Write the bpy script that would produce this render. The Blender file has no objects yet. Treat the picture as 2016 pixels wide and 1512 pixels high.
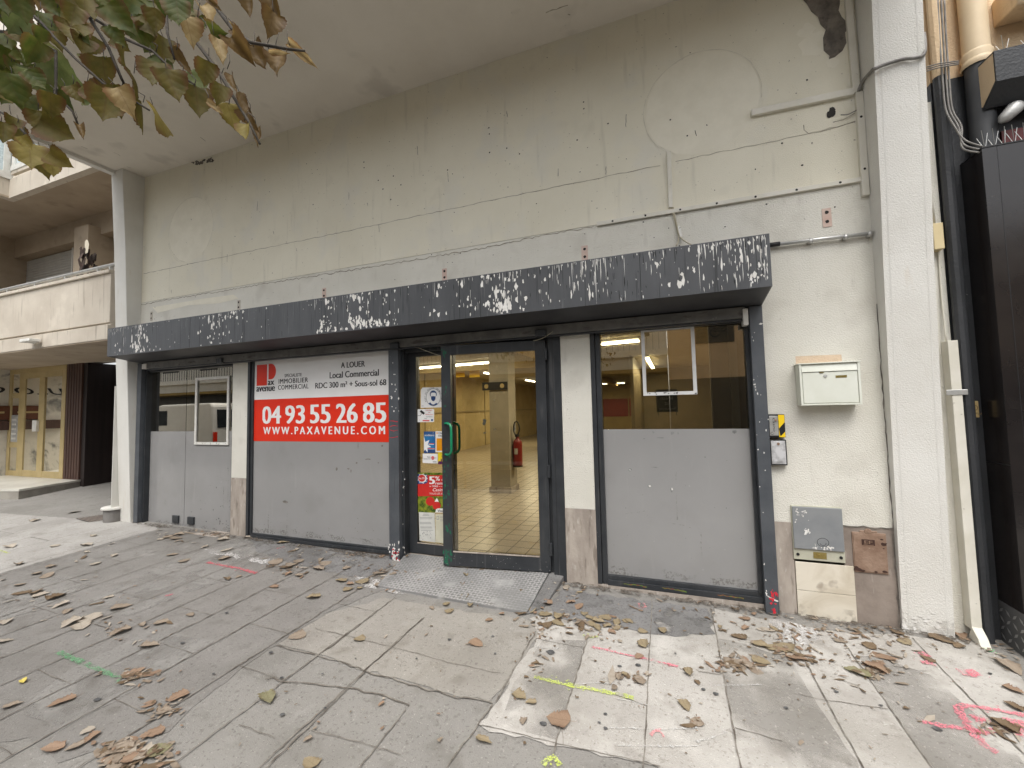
import bpy, bmesh, math, random
from mathutils import Vector, Matrix, noise
random.seed(7)
R = math.radians
S = bpy.context.scene
COL = S.collection
# ---------------- camera ----------------
CAMP = Vector((0.0, -3.65, 1.52)); FPX = 825.0
YAW, PITCH, ROLL = R(-20.262), R(3.337), R(1.299)
fwd = Vector((math.sin(YAW)*math.cos(PITCH), math.cos(YAW)*math.cos(PITCH), math.sin(PITCH)))
r0 = Vector((math.cos(YAW), -math.sin(YAW), 0)); d0 = fwd.cross(r0)
right = math.cos(ROLL)*r0 + math.sin(ROLL)*d0; down = -math.sin(ROLL)*r0 + math.cos(ROLL)*d0
cd = bpy.data.cameras.new('camera'); cam = bpy.data.objects.new('camera', cd); COL.objects.link(cam)
cam.matrix_world = Matrix(((right.x, -down.x, -fwd.x, CAMP.x), (right.y, -down.y, -fwd.y, CAMP.y), (right.z, -down.z, -fwd.z, CAMP.z), (0, 0, 0, 1)))
cd.sensor_width = 36; cd.lens = FPX/2016*36; cd.clip_start = .02; cd.clip_end = 500
S.camera = cam
# ---------------- light ----------------
SUN_EL, SUN_AZ = R(62), R(15)      # sun over the street, a little to the right
w = bpy.data.worlds.new('World'); S.world = w; w.use_nodes = True
nt = w.node_tree; bg = nt.nodes['Background']
sky = nt.nodes.new('ShaderNodeTexSky'); sky.sky_type = 'NISHITA'; sky.sun_disc = False
sky.sun_elevation = SUN_EL; sky.sun_rotation = R(180)-SUN_AZ; sky.air_density = 1.0; sky.dust_density = 4.0; sky.ozone_density = 1.0
hs = nt.nodes.new('ShaderNodeHueSaturation'); hs.inputs['Saturation'].default_value = .18
nt.links.new(sky.outputs[0], hs.inputs['Color']); nt.links.new(hs.outputs[0], bg.inputs[0]); bg.inputs[1].default_value = .15
sl = bpy.data.lights.new('sun', 'SUN'); so = bpy.data.objects.new('sun', sl); COL.objects.link(so)
sl.energy = 0.9; sl.angle = R(40); sl.color = (1, .965, .91)
sdir = Vector((math.sin(SUN_AZ)*math.cos(SUN_EL), -math.cos(SUN_AZ)*math.cos(SUN_EL), math.sin(SUN_EL)))
so.rotation_euler = sdir.to_track_quat('Z', 'Y').to_euler(); so.location = sdir*30
S.view_settings.view_transform = 'Standard'; S.view_settings.look = 'None'; S.view_settings.gamma = 1
S.view_settings.exposure = 1.0
S.render.engine = 'CYCLES'; S.cycles.use_denoising = True; S.cycles.max_bounces = 8; S.cycles.diffuse_bounces = 5; S.cycles.transparent_max_bounces = 12
S.cycles.sample_clamp_indirect = 4; S.cycles.caustics_reflective = False; S.cycles.caustics_refractive = False
# ---------------- helpers ----------------
def ray(px, py): return right*((px-1008)/FPX) + down*((py-756)/FPX) + fwd
def P(px, py, ax='y', v=0.0):       # where the sight line through a photo point meets the plane ax = v
    d = ray(px, py); i = 'xyz'.index(ax); return CAMP + d*((v-CAMP[i])/d[i])
GA, GB, GC = -.0155, .0436, -.008   # the pavement falls to the right and towards the street
def gz(x, y): return GA*x + GB*max(y, -200) + GC
def Gr(px, py):
    d = ray(px, py); n = Vector((-GA, -GB, 1)); return CAMP + d*((GC - n.dot(CAMP))/n.dot(d))
def lnk(a, b, t): t.links.new(a, b)
def pmat(name, c1, c2=None, scale=4, rough=.75, bump=0, bscale=80, metal=0, spec=.4, stretch=(1, 1, 1), rng=(.38, .62), speck=None, streak=None, distort=0, coat=0):
    m = bpy.data.materials.new(name); m.use_nodes = True; t = m.node_tree; b = t.nodes['Principled BSDF']
    b.inputs['Roughness'].default_value = rough; b.inputs['Metallic'].default_value = metal; b.inputs['Specular IOR Level'].default_value = spec
    b.inputs['Coat Weight'].default_value = coat
    tc = t.nodes.new('ShaderNodeTexCoord'); mp = t.nodes.new('ShaderNodeMapping'); mp.inputs['Scale'].default_value = stretch
    lnk(tc.outputs['Object'], mp.inputs[0], t)
    c1 = (*c1, 1); c2 = (*(c2 or c1[:3]), 1)
    n = t.nodes.new('ShaderNodeTexNoise'); n.inputs['Scale'].default_value = scale; n.inputs['Detail'].default_value = 8; n.inputs['Roughness'].default_value = .62; n.inputs['Distortion'].default_value = distort
    lnk(mp.outputs[0], n.inputs['Vector'], t)
    rp = t.nodes.new('ShaderNodeValToRGB'); rp.color_ramp.elements[0].position = rng[0]; rp.color_ramp.elements[1].position = rng[1]
    rp.color_ramp.elements[0].color = c1; rp.color_ramp.elements[1].color = c2
    lnk(n.outputs[0], rp.inputs[0], t); out = rp.outputs[0]
    def over(out, colr, fac):
        mx = t.nodes.new('ShaderNodeMix'); mx.data_type = 'RGBA'; lnk(fac, mx.inputs[0], t); lnk(out, mx.inputs[6], t); mx.inputs[7].default_value = (*colr, 1); return mx.outputs[2]
    def thr(val, a, bb, amt=1):
        r = t.nodes.new('ShaderNodeMapRange'); r.inputs[1].default_value = a; r.inputs[2].default_value = bb; r.inputs[3].default_value = 0; r.inputs[4].default_value = amt; lnk(val, r.inputs[0], t); return r.outputs[0]
    for sp in (speck or []):            # (colour, scale, threshold, softness, amount, stretch)
        nn = t.nodes.new('ShaderNodeTexNoise'); nn.inputs['Scale'].default_value = sp[1]; nn.inputs['Detail'].default_value = 3
        m2 = t.nodes.new('ShaderNodeMapping'); m2.inputs['Scale'].default_value = sp[5] if len(sp) > 5 else (1, 1, 1); m2.inputs['Location'].default_value = (sp[1], 3.3, 1.7)
        lnk(tc.outputs['Object'], m2.inputs[0], t); lnk(m2.outputs[0], nn.inputs['Vector'], t)
        out = over(out, sp[0], thr(nn.outputs[0], sp[2], sp[2]+sp[3], sp[4]))
    lnk(out, b.inputs['Base Color'], t)
    if bump:
        bn = t.nodes.new('ShaderNodeTexNoise'); bn.inputs['Scale'].default_value = bscale; bn.inputs['Detail'].default_value = 4
        lnk(tc.outputs['Object'], bn.inputs['Vector'], t)
        bp = t.nodes.new('ShaderNodeBump'); bp.inputs['Strength'].default_value = bump; bp.inputs['Distance'].default_value = .01
        lnk(bn.outputs[0], bp.inputs['Height'], t); lnk(bp.outputs[0], b.inputs['Normal'], t)
    return m
def emat(name, c, s):
    m = bpy.data.materials.new(name); m.use_nodes = True; b = m.node_tree.nodes['Principled BSDF']
    b.inputs['Base Color'].default_value = (*c, 1); b.inputs['Emission Color'].default_value = (*c, 1); b.inputs['Emission Strength'].default_value = s; return m
def glassmat(name, tint, refl=1.0):
    m = bpy.data.materials.new(name); m.use_nodes = True; t = m.node_tree; t.nodes.clear()
    o = t.nodes.new('ShaderNodeOutputMaterial'); mx = t.nodes.new('ShaderNodeMixShader'); tr = t.nodes.new('ShaderNodeBsdfTransparent'); gl = t.nodes.new('ShaderNodeBsdfGlossy')
    fr = t.nodes.new('ShaderNodeFresnel'); fr.inputs[0].default_value = 1.5; mu = t.nodes.new('ShaderNodeMath'); mu.operation = 'MULTIPLY'; mu.inputs[1].default_value = refl; mu.use_clamp = True
    tr.inputs[0].default_value = (*tint, 1); gl.inputs['Roughness'].default_value = .004; gl.inputs[0].default_value = (1, .95, .84, 1)
    lnk(fr.outputs[0], mu.inputs[0], t); lnk(mu.outputs[0], mx.inputs[0], t); lnk(tr.outputs[0], mx.inputs[1], t); lnk(gl.outputs[0], mx.inputs[2], t); lnk(mx.outputs[0], o.inputs[0], t)
    return m
class MB:
    def __init__(s): s.v = []; s.f = []; s.mi = []; s.m = 0
    def add(s, vs, fs):
        k = len(s.v); s.v += [tuple(v) for v in vs]
        for f in fs: s.f.append([k+i for i in f]); s.mi.append(s.m)
        return s
    def box(s, x0, x1, y0, y1, z0, z1):
        if x0 > x1: x0, x1 = x1, x0
        if y0 > y1: y0, y1 = y1, y0
        if z0 > z1: z0, z1 = z1, z0
        return s.add([(x, y, z) for x in (x0, x1) for y in (y0, y1) for z in (z0, z1)], [(0, 1, 3, 2), (4, 6, 7, 5), (0, 4, 5, 1), (2, 3, 7, 6), (0, 2, 6, 4), (1, 5, 7, 3)])
    def hexa(s, lo, hi):                # bottom ring and top ring of four points each, counter-clockwise from above
        return s.add(list(lo)+list(hi), [(3, 2, 1, 0), (4, 5, 6, 7), (0, 1, 5, 4), (1, 2, 6, 5), (2, 3, 7, 6), (3, 0, 4, 7)])
    def quad(s, a, b, c, d): return s.add([a, b, c, d], [(0, 1, 2, 3)])
    def poly(s, pts): return s.add(pts, [tuple(range(len(pts)))])
    def prism(s, pts, off):             # closed outline swept by a vector
        n = len(pts); off = Vector(off); pts = [Vector(p) for p in pts]
        s.add(pts + [p+off for p in pts], [tuple(range(n))[::-1], tuple(range(n, 2*n))] + [(i, (i+1) % n, n+(i+1) % n, n+i) for i in range(n)]); return s
    def tube(s, pts, r, n=8, cap=True):
        pts = [Vector(p) for p in pts]; rs = r if isinstance(r, (list, tuple)) else [r]*len(pts); vs = []; fs = []
        up = Vector((0, 0, 1)); t0 = (pts[1]-pts[0]).normalized()
        if abs(t0.z) > .9: up = Vector((1, 0, 0))
        for i, p in enumerate(pts):
            t = (pts[min(i+1, len(pts)-1)] - pts[max(i-1, 0)]).normalized(); a = t.cross(up)
            if a.length < 1e-4: a = t.cross(Vector((0, 1, 0)))
            a.normalize(); b = t.cross(a); up = -b if False else a.cross(t)
            for k in range(n):
                q = 2*math.pi*k/n; vs.append(p + (a*math.cos(q) + b*math.sin(q))*rs[i])
        for i in range(len(pts)-1):
            for k in range(n): fs.append((i*n+k, i*n+(k+1) % n, (i+1)*n+(k+1) % n, (i+1)*n+k))
        if cap: fs += [tuple(range(n))[::-1], tuple(range((len(pts)-1)*n, len(pts)*n))]
        return s.add(vs, fs)
    def lathe(s, c, prof, n=20):        # profile of (radius, height) round a vertical axis
        vs = [(c[0]+r*math.cos(2*math.pi*k/n), c[1]+r*math.sin(2*math.pi*k/n), c[2]+z) for r, z in prof for k in range(n)]
        fs = [(i*n+k, i*n+(k+1) % n, (i+1)*n+(k+1) % n, (i+1)*n+k) for i in range(len(prof)-1) for k in range(n)]
        return s.add(vs, fs)
    def strip(s, pts, wd, nrm, jit=0.0, step=.04):   # a ragged flat line along points, lying on a surface of normal nrm
        pts = [Vector(p) for p in pts]; nrm = Vector(nrm).normalized(); q = []
        for a, b in zip(pts, pts[1:]):
            k = max(1, int((b-a).length/step)); q += [a.lerp(b, i/k) for i in range(k)]
        q.append(pts[-1]); vs = []
        for i, p in enumerate(q):
            t = (q[min(i+1, len(q)-1)]-q[max(i-1, 0)]).normalized(); sd = t.cross(nrm).normalized()
            o = sd*random.uniform(-jit, jit); h = wd*.5*random.uniform(.55, 1.25) if jit else wd*.5
            vs += [p+o+sd*h, p+o-sd*h]
        return s.add(vs, [(2*i, 2*i+1, 2*i+3, 2*i+2) for i in range(len(q)-1)])
    def blob(s, c, u, v, ru, rv, n=9, irr=.45):      # irregular flat fleck
        c = Vector(c); ph = random.random()*6; return s.add([c + Vector(u)*(ru*math.cos(6.2832*k/n)*(1+random.uniform(-irr, irr))) + Vector(v)*(rv*math.sin(6.2832*k/n)*(1+random.uniform(-irr, irr))) for k in range(n)], [tuple(range(n))])
    def text(s, body, o, u, v, w, h, bold=0, space=1, clip=None, shear=0):
        # body fitted into the box with lower left corner o, edge u*w across and v*h up
        vs, fs = textmesh(body, 0, space, shear)
        x0 = min(p[0] for p in vs); x1 = max(p[0] for p in vs); y0 = min(p[1] for p in vs); y1 = max(p[1] for p in vs)
        pts = [((p[0]-x0)/(x1-x0)*w, (p[1]-y0)/(y1-y0)*h) for p in vs]
        if clip is not None: pts = [(min(a, clip), b) for a, b in pts]
        o = Vector(o); u = Vector(u); v = Vector(v); nn = v.cross(u).normalized()*-.00016; k = h*bold*1.7
        for i, sh in enumerate((0, 1, -1, .5) if bold else (0,)): s.add([o+u*min(max(a+sh*k, 0), clip if clip is not None else 9e9)+v*b-nn*i*0+u.cross(v).normalized()*.00013*i for a, b in pts], fs)
        return s
    def build(s, name, mats, parent=None, bevel=0, smooth=False, **tags):
        me = bpy.data.meshes.new(name); me.from_pydata(s.v, [], s.f); me.update()
        for m in (mats if isinstance(mats, (list, tuple)) else [mats]): me.materials.append(m)
        me.polygons.foreach_set('material_index', s.mi)
        if smooth: me.polygons.foreach_set('use_smooth', [True]*len(s.f))
        o = bpy.data.objects.new(name, me); COL.objects.link(o)
        if parent is not None:
            o.parent = parent; o.matrix_parent_inverse = INV.get(parent.name, Matrix.Identity(4))
            if INV.get(parent.name) is None: INV[parent.name] = Matrix.Identity(4)
        if bevel:
            b = o.modifiers.new('bevel', 'BEVEL'); b.width = bevel; b.segments = 2; b.limit_method = 'ANGLE'
        for k, vv in tags.items(): o[k] = vv
        return o
INV = {}; _tc = {}
def textmesh(body, bold, space, shear):
    key = (body, bold, space, shear)
    if key in _tc: return _tc[key]
    cu = bpy.data.curves.new('lettering', 'FONT'); cu.body = body; cu.space_character = space; cu.offset = bold; cu.resolution_u = 3; cu.shear = shear
    ob = bpy.data.objects.new('lettering', cu); COL.objects.link(ob)
    dg = bpy.context.evaluated_depsgraph_get(); me = bpy.data.meshes.new_from_object(ob.evaluated_get(dg))
    _tc[key] = ([tuple(v.co) for v in me.vertices], [tuple(p.vertices) for p in me.polygons])
    bpy.data.objects.remove(ob); bpy.data.meshes.remove(me); bpy.data.curves.remove(cu); return _tc[key]
def thing(name, loc, label, cat, group=None, rz=0):
    o = bpy.data.objects.new(name, None); COL.objects.link(o); o.location = loc; o.rotation_euler = (0, 0, rz); o.empty_display_size = .1
    INV[o.name] = (Matrix.Translation(Vector(loc)) @ Matrix.Rotation(rz, 4, 'Z')).inverted()
    o['label'] = label; o['category'] = cat
    if group: o['group'] = group
    return o
def T(label, cat, group=None):
    d = dict(label=label, category=cat)
    if group: d['group'] = group
    return d
X, Y, Z = Vector((1, 0, 0)), Vector((0, 1, 0)), Vector((0, 0, 1))
# ---------------- materials ----------------
GRIME = (.10, .085, .06)
M_WALL = pmat('painted_plaster', (.745, .71, .59), (.68, .645, .525), 1.3, .85, .35, 150, rng=(.35, .7), speck=[(GRIME, 3.2, .64, .2, .16), (GRIME, 46, .70, .05, .75), ((.36, .34, .28), 5, .62, .14, .22, (3, 3, .35)), ((.64, .63, .58), 2.2, .55, .1, .35)])
M_ROUGH = pmat('roughcast_plaster', (.69, .672, .605), (.62, .60, .53), 1.6, .9, .62, 105, rng=(.35, .65), speck=[(GRIME, 55, .72, .05, .7), ((.40, .37, .32), 2.6, .60, .16, .4), ((.45, .42, .37), 7, .62, .1, .3, (2, 2, .4))])
M_FIN = pmat('pillar_roughcast', (.69, .68, .64), (.62, .605, .56), 1.4, .9, .42, 120, rng=(.35, .65), speck=[(GRIME, 60, .74, .05, .6), ((.45, .42, .36), 2.0, .60, .16, .35, (1, 1, .5)), ((.5, .40, .28), 5, .66, .1, .25, (3, 3, .5))])
M_SOFF = pmat('soffit_paint', (.69, .645, .57), (.63, .585, .51), .9, .85, .12, 60, speck=[(GRIME, 30, .75, .05, .5), ((.33, .30, .26), 2.5, .62, .12, .35)])
M_BARE = pmat('bare_render', (.10, .09, .078), (.20, .175, .148), 9, .95, 1.2, 30, speck=[((.08, .07, .06), 14, .6, .08, .8)])
M_SCAR = pmat('plaster_scar', (.76, .725, .61), (.71, .675, .56), 6, .8, .1, 90)
M_CRACK = pmat('crack', (.20, .175, .135), (.42, .39, .31), 9)
M_HOLE = pmat('anchor_hole', (.02, .018, .015))
M_PATCHP = pmat('pink_undercoat', (.62, .49, .42), (.55, .40, .34), 8, .85)
M_SLATE = pmat('slate_paint', (.054, .057, .062), (.078, .082, .088), 2.5, .42, .08, 40, spec=.45, stretch=(1, 1, .25), speck=[((.30, .305, .31), 9, .64, .14, .35, (7, 7, .3)), ((.018, .019, .021), 7, .62, .06, .75, (9, 9, .22)), ((.45, .45, .43), 70, .74, .02, .8, (1, 1, .5))])
M_CHIP = pmat('bared_white_primer', (.74, .73, .70), (.62, .60, .56), 20, .8)
M_UNDER = pmat('canopy_lining', (.035, .036, .040), (.055, .056, .06), 3, .5, speck=[((.4, .4, .38), 60, .75, .02, .6)])
M_RAIL = pmat('shutter_rail', (.11, .11, .105), (.17, .165, .155), 6, .6, .1, 50, speck=[((.05, .045, .04), 8, .6, .08, .6, (1, 1, 3)), ((.32, .31, .29), 30, .70, .04, .5)])
M_DARK = pmat('charcoal_aluminium', (.026, .029, .033), (.038, .041, .045), 5, .38, .05, 40, spec=.45, speck=[((.34, .33, .31), 85, .755, .015, .7), ((.09, .09, .09), 6, .62, .1, .5, (4, 4, .3))])
M_POST = pmat('slate_post', (.062, .069, .079), (.085, .092, .102), 4, .45, .05, 40, speck=[((.5, .5, .48), 60, .75, .02, .8), ((.03, .03, .03), 5, .62, .06, .6, (6, 6, .4))])
M_BLACK = pmat('black_recess', (.008, .008, .008))
M_FILM = pmat('grey_window_film', (.275, .272, .268), (.30, .296, .292), 1.1, .14, 0, 40, spec=.45, speck=[((.24, .235, .228), 2.4, .55, .2, .5), ((.34, .335, .325), 5, .62, .14, .3, (3, 3, .5)), ((.12, .11, .10), 60, .765, .01, .8), ((.45, .45, .44), 18, .72, .03, .25)])
M_STONE = pmat('travertine_plinth', (.42, .37, .32), (.29, .25, .215), 5, .7, .25, 40, stretch=(1.6, 1, .5), speck=[((.12, .09, .07), 12, .62, .1, .6, (2, 2, .35)), ((.58, .54, .49), 20, .62, .08, .5, (2, 2, .5))])
M_STONE2 = pmat('stained_stone', (.28, .235, .20), (.19, .155, .13), 4, .7, .2, 40, speck=[((.36, .32, .28), 16, .66, .06, .5, (3, 1, .6))])
M_MARBLE = pmat('cream_marble', (.66, .61, .51), (.50, .44, .34), 3, .4, .08, 40, rng=(.45, .75), distort=1.5, speck=[((.28, .23, .18), 6, .62, .06, .7)])
M_GLASS = glassmat('clear_glass', (.90, .90, .86), 2.6)
M_TINT = glassmat('shaded_glass', (.55, .55, .47), 6.0)
M_GLASS3 = glassmat('reflecting_glass', (.80, .78, .68), 6.5)
M_ALU = pmat('satin_aluminium', (.62, .62, .60), (.50, .50, .48), 12, .35, metal=.6)
M_WHITEP = pmat('white_trim_paint', (.72, .71, .67), (.62, .60, .55), 9, .5, speck=[((.12, .10, .08), 40, .70, .03, .7)])
M_TRUNK = pmat('painted_trunking', (.69, .665, .59), (.62, .595, .51), 5, .6, speck=[((.16, .14, .11), 30, .70, .05, .5)])
M_GREEN = pmat('green_enamel', (.008, .19, .085), (.012, .23, .11), 8, .25, spec=.5)
M_GREENW = pmat('green_overspray', (.01, .15, .075), (.02, .10, .06), 30)
M_ZINC = pmat('galvanised_steel', (.40, .40, .39), (.52, .52, .50), 9, .5, .1, 60, metal=.35, speck=[((.18, .17, .16), 10, .6, .1, .6)])
M_RUST = pmat('rusty_steel', (.20, .125, .085), (.29, .20, .145), 7, .75, .3, 60, speck=[((.05, .028, .02), 9, .64, .04, .9), ((.42, .34, .28), 24, .68, .05, .4)])
M_BOX = pmat('grey_cabinet_paint', (.20, .21, .22), (.235, .245, .25), 5, .45, .04, 50, speck=[((.70, .68, .6), 24, .735, .015, .9)])
M_MAIL = pmat('ivory_enamel', (.70, .715, .64), (.64, .655, .57), 4, .38, speck=[((.42, .42, .34), 7, .66, .1, .35)])
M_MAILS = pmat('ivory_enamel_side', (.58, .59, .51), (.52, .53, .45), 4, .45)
M_BRASS = pmat('brass', (.36, .28, .09), (.45, .36, .14), 20, .35, metal=.8)
M_BLK = pmat('black_plastic', (.012, .012, .013), rough=.45)
M_YEL = pmat('hazard_yellow', (.82, .56, .015), rough=.4)
M_RED = pmat('sign_red', (.70, .035, .012), (.66, .03, .012), 3, .32, spec=.4)
M_WHT = pmat('sign_white', (.80, .795, .785), (.76, .755, .745), 2, .25, spec=.4)
M_INK = pmat('black_ink', (.012, .012, .014), rough=.35)
M_REDP = pmat('red_spray', (.62, .02, .035), (.5, .03, .05), 30)
# ---------------- pavement ----------------
def pv(n, a, b, extra=()):
    return pmat(n, a, b, 2.2, .88, .35, 160, rng=(.35, .65), speck=[((a[0]*.3, a[1]*.28, a[2]*.25), 75, .61, .10, .55), ((min(.7, a[0]*1.9), min(.68, a[1]*1.9), min(.64, a[2]*1.85)), 95, .64, .06, .42), ((a[0]*.5, a[1]*.48, a[2]*.45), 34, .60, .10, .5), ((.08, .07, .06), 21, .72, .04, .5), ((a[0]*.62, a[1]*.61, a[2]*.58), 1.1, .52, .16, .55), ((a[0]*.6, a[1]*.58, a[2]*.55), 6, .58, .14, .55), ((.5, .48, .45), 3.3, .66, .12, .3)]+list(extra))
M_PAVE = pv('paving_mid', (.25, .239, .22), (.22, .21, .193))
M_PDARK = pv('paving_dark', (.222, .211, .196), (.188, .178, .164))
M_PBEIGE = pv('paving_beige', (.30, .282, .252), (.265, .248, .222))
M_PLIGHT = pv('paving_light', (.44, .42, .388), (.35, .33, .30), extra=[((.29, .272, .246), 2.3, .50, .2, .5), ((.25, .232, .208), 9, .60, .12, .45), ((.52, .50, .465), 4.1, .58, .14, .5)]); M_PFAR = pv('paving_pale', (.37, .355, .332), (.31, .296, .275))
M_PWHITE = pmat('paint_washed_paving', (.66, .65, .63), (.46, .44, .42), 6, .9, .3, 120, speck=[((.12, .10, .08), 60, .66, .05, .6)])
_sm = {}
def spraymat(c):
    if c in _sm: return _sm[c]
    m = pmat('marking_spray', (c[0]*.9, c[1]*.9, c[2]*.9), (c[0]*.7+.10, c[1]*.7+.10, c[2]*.7+.10), 40, .9); _sm[c] = m; return worn(m)
def worn(m, bands=((130, .37), (14, .33)), top=.78):
    t = m.node_tree; b = t.nodes['Principled BSDF']
    tc = t.nodes.new('ShaderNodeTexCoord'); a = None
    for sc, th in bands:
        n = t.nodes.new('ShaderNodeTexNoise'); n.inputs['Scale'].default_value = sc; n.inputs['Detail'].default_value = 3; lnk(tc.outputs['Object'], n.inputs['Vector'], t)
        r = t.nodes.new('ShaderNodeMapRange'); r.inputs[1].default_value = th; r.inputs[2].default_value = th+.16; lnk(n.outputs[0], r.inputs[0], t)
        if a is None: a = r.outputs[0]
        else:
            k = t.nodes.new('ShaderNodeMath'); k.operation = 'MULTIPLY'; lnk(a, k.inputs[0], t); lnk(r.outputs[0], k.inputs[1], t); a = k.outputs[0]
    k = t.nodes.new('ShaderNodeMath'); k.operation = 'MULTIPLY'; k.inputs[1].default_value = top; lnk(a, k.inputs[0], t); lnk(k.outputs[0], b.inputs['Alpha'], t); return m
worn(M_PWHITE, ((70, .36), (7, .42)), .85)
M_PGREY = worn(pv('paving_cement_repair', (.17, .166, .162), (.21, .205, .2)), ((60, .25), (5, .28)), 1)
M_JOINT = pmat('joint_dirt', (.10, .085, .07), (.24, .22, .19), 14, .95)
M_ROAD = pmat('asphalt', (.05, .05, .052), (.07, .07, .07), 6, .9, .3, 120)
def lift(p, h): return (p[0], p[1], gz(p[0], p[1])+h)
def gp(pts): return [Gr(*q) for q in pts]
def ragged(pts, jit=.018, step=.06):
    out = []
    for a, b in zip(pts, pts[1:]+pts[:1]):
        k = max(1, int((Vector(b)-Vector(a)).length/step))
        for i in range(k):
            q = Vector(a).lerp(Vector(b), i/k); out.append((q.x+random.uniform(-jit, jit), q.y+random.uniform(-jit, jit)))
    return out
g = MB(); H = 130
g.add([(x, y, gz(x, min(y, -5.2))-.30) for y in (-130, -5.3, -5.2, 90) for x in (-H, H)], [(2*i, 2*i+1, 2*i+3, 2*i+2) for i in range(3)])
g.build('ground', M_ROAD, kind='structure')
g = MB(); xs = [-40, -20, -12, -7.0, -4, 0, 1.4, 4, 8, 20, 40]
for a, b in zip(xs, xs[1:]):
    yb = .12 if -7.1 < a < 1.3 else 2; g.quad(lift((a, -4.9), 0), lift((b, -4.9), 0), lift((b, yb), 0), lift((a, yb), 0))
pav = g.build('pavement', M_PAVE, kind='structure')
g = MB()
for a, b in zip(xs, xs[1:]): g.hexa([lift((a, -5.1), -.4), lift((b, -5.1), -.4), lift((b, -4.9), -.4), lift((a, -4.9), -.4)], [lift((a, -5.1), 0), lift((b, -5.1), 0), lift((b, -4.9), 0), lift((a, -4.9), 0)])
g.build('kerb', M_PLIGHT, kind='structure', bevel=.015)
g = MB(); g.quad(lift((-40, -12), .02), lift((40, -12), .02), lift((40, -10.6), .02), lift((-40, -10.6), .02)); g.build('far_pavement', M_PLIGHT, kind='structure')
def zone(name, px, mat, h, jit=.018, raw=None):
    pts = raw or [(p.x, p.y) for p in gp(px)]
    m = MB(); m.poly([lift(p, h) for p in ragged(pts, jit)]); o = m.build(name, mat, pav); o['kind'] = 'structure'; return o
D0 = gp([(311, 1042), (0, 1130)]); dl = (D0[1]-D0[0]).normalized()
far = D0[0] + dl*6
back = [(-6.86, .02), (-2.6, .02), (-2.72, -.55)]
zone('dark_paving', None, M_PDARK, .003, raw=[(D0[0].x, D0[0].y), (far.x, far.y)] + [(p.x, p.y) for p in gp([(-150, 1440), (-40, 1475), (60, 1450), (120, 1500), (240, 1460), (330, 1440), (400, 1375), (545, 1270), (640, 1210), (760, 1160)])] + [(-2.72, -.02), (-4.7, .02), (-6.0, .02)])
zone('light_paving', None, M_PFAR, .004, raw=[(D0[0].x, D0[0].y), (D0[0].x-.5, .0), (-9.0, -.3), (-11, -.45), (-13, -.5), (-13, -4.8), (far.x, far.y)], jit=.01)
zone('beige_paving', [(752, 1178), (905, 1203), (1046, 1222), (1062, 1248), (1040, 1285), (1000, 1345), (965, 1380), (900, 1372), (820, 1350), (725, 1322), (640, 1295), (545, 1271), (640, 1212)], M_PBEIGE, .004)
zone('light_paving', [(1046, 1220), (1110, 1196), (1290, 1225), (1400, 1240), (1405, 1200), (1540, 1225), (1650, 1246), (1790, 1252), (1880, 1262), (1935, 1262), (2016, 1345), (2150, 1430), (2200, 1620), (1500, 1640), (1300, 1512), (1110, 1472), (942, 1432), (978, 1380), (1062, 1250)], M_PLIGHT, .005)
zone('cement_repair', [(1110, 1160), (1180, 1172), (1280, 1186), (1395, 1199), (1398, 1215), (1405, 1252), (1330, 1255), (1210, 1238), (1150, 1232), (1090, 1220), (1085, 1190)], M_PGREY, .008)
zone('cement_repair', [(560, 1063), (660, 1078), (770, 1094), (775, 1115), (720, 1140), (640, 1125), (560, 1105), (500, 1085), (495, 1062)], M_PGREY, .007)
zone('whitewash_stain', [(1525, 1216), (1580, 1232), (1640, 1262), (1600, 1275), (1530, 1262), (1512, 1240)], M_PWHITE, .008, .03)
zone('whitewash_stain', [(400, 1082), (450, 1088), (530, 1102), (545, 1112), (520, 1113), (460, 1100), (415, 1090)], M_PWHITE, .007, .03)
zone('whitewash_stain', [(690, 1135), (745, 1140), (780, 1150), (815, 1160), (800, 1175), (735, 1160), (690, 1148)], M_PWHITE, .008, .03)
M_WORN1 = worn(pv('slab_worn_grey', (.345, .328, .300), (.29, .274, .25)), ((45, .24), (2.2, .40)), .6); M_WORN2 = worn(pv('slab_worn_pale', (.33, .318, .296), (.28, .268, .25)), ((45, .22), (3, .36)), .7)
zone('worn_slab', [(1410, 1258), (1462, 1268), (1556, 1300), (1610, 1390), (1686, 1500), (1700, 1560), (1460, 1560), (1432, 1370)], M_WORN1, .0068, .006)
zone('worn_slab', [(1690, 1292), (1740, 1298), (1830, 1330), (1960, 1440), (2040, 1530), (1850, 1530), (1748, 1395)], M_WORN1, .0068, .006)
zone('worn_slab', [(1070, 1262), (1155, 1262), (1120, 1380), (1098, 1462), (985, 1425), (1010, 1350)], M_WORN1, .0068, .006)
zone('worn_slab', [(330, 1110), (470, 1060), (560, 1075), (420, 1150), (250, 1215), (160, 1190)], M_WORN2, .0062, .012)
zone('worn_slab', [(120, 1330), (300, 1240), (420, 1265), (250, 1370), (120, 1440), (40, 1400)], M_WORN2, .0062, .012)
zone('worn_slab', [(-20, 1180), (120, 1135), (190, 1150), (60, 1205), (-40, 1240)], M_WORN2, .0062, .012)
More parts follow.
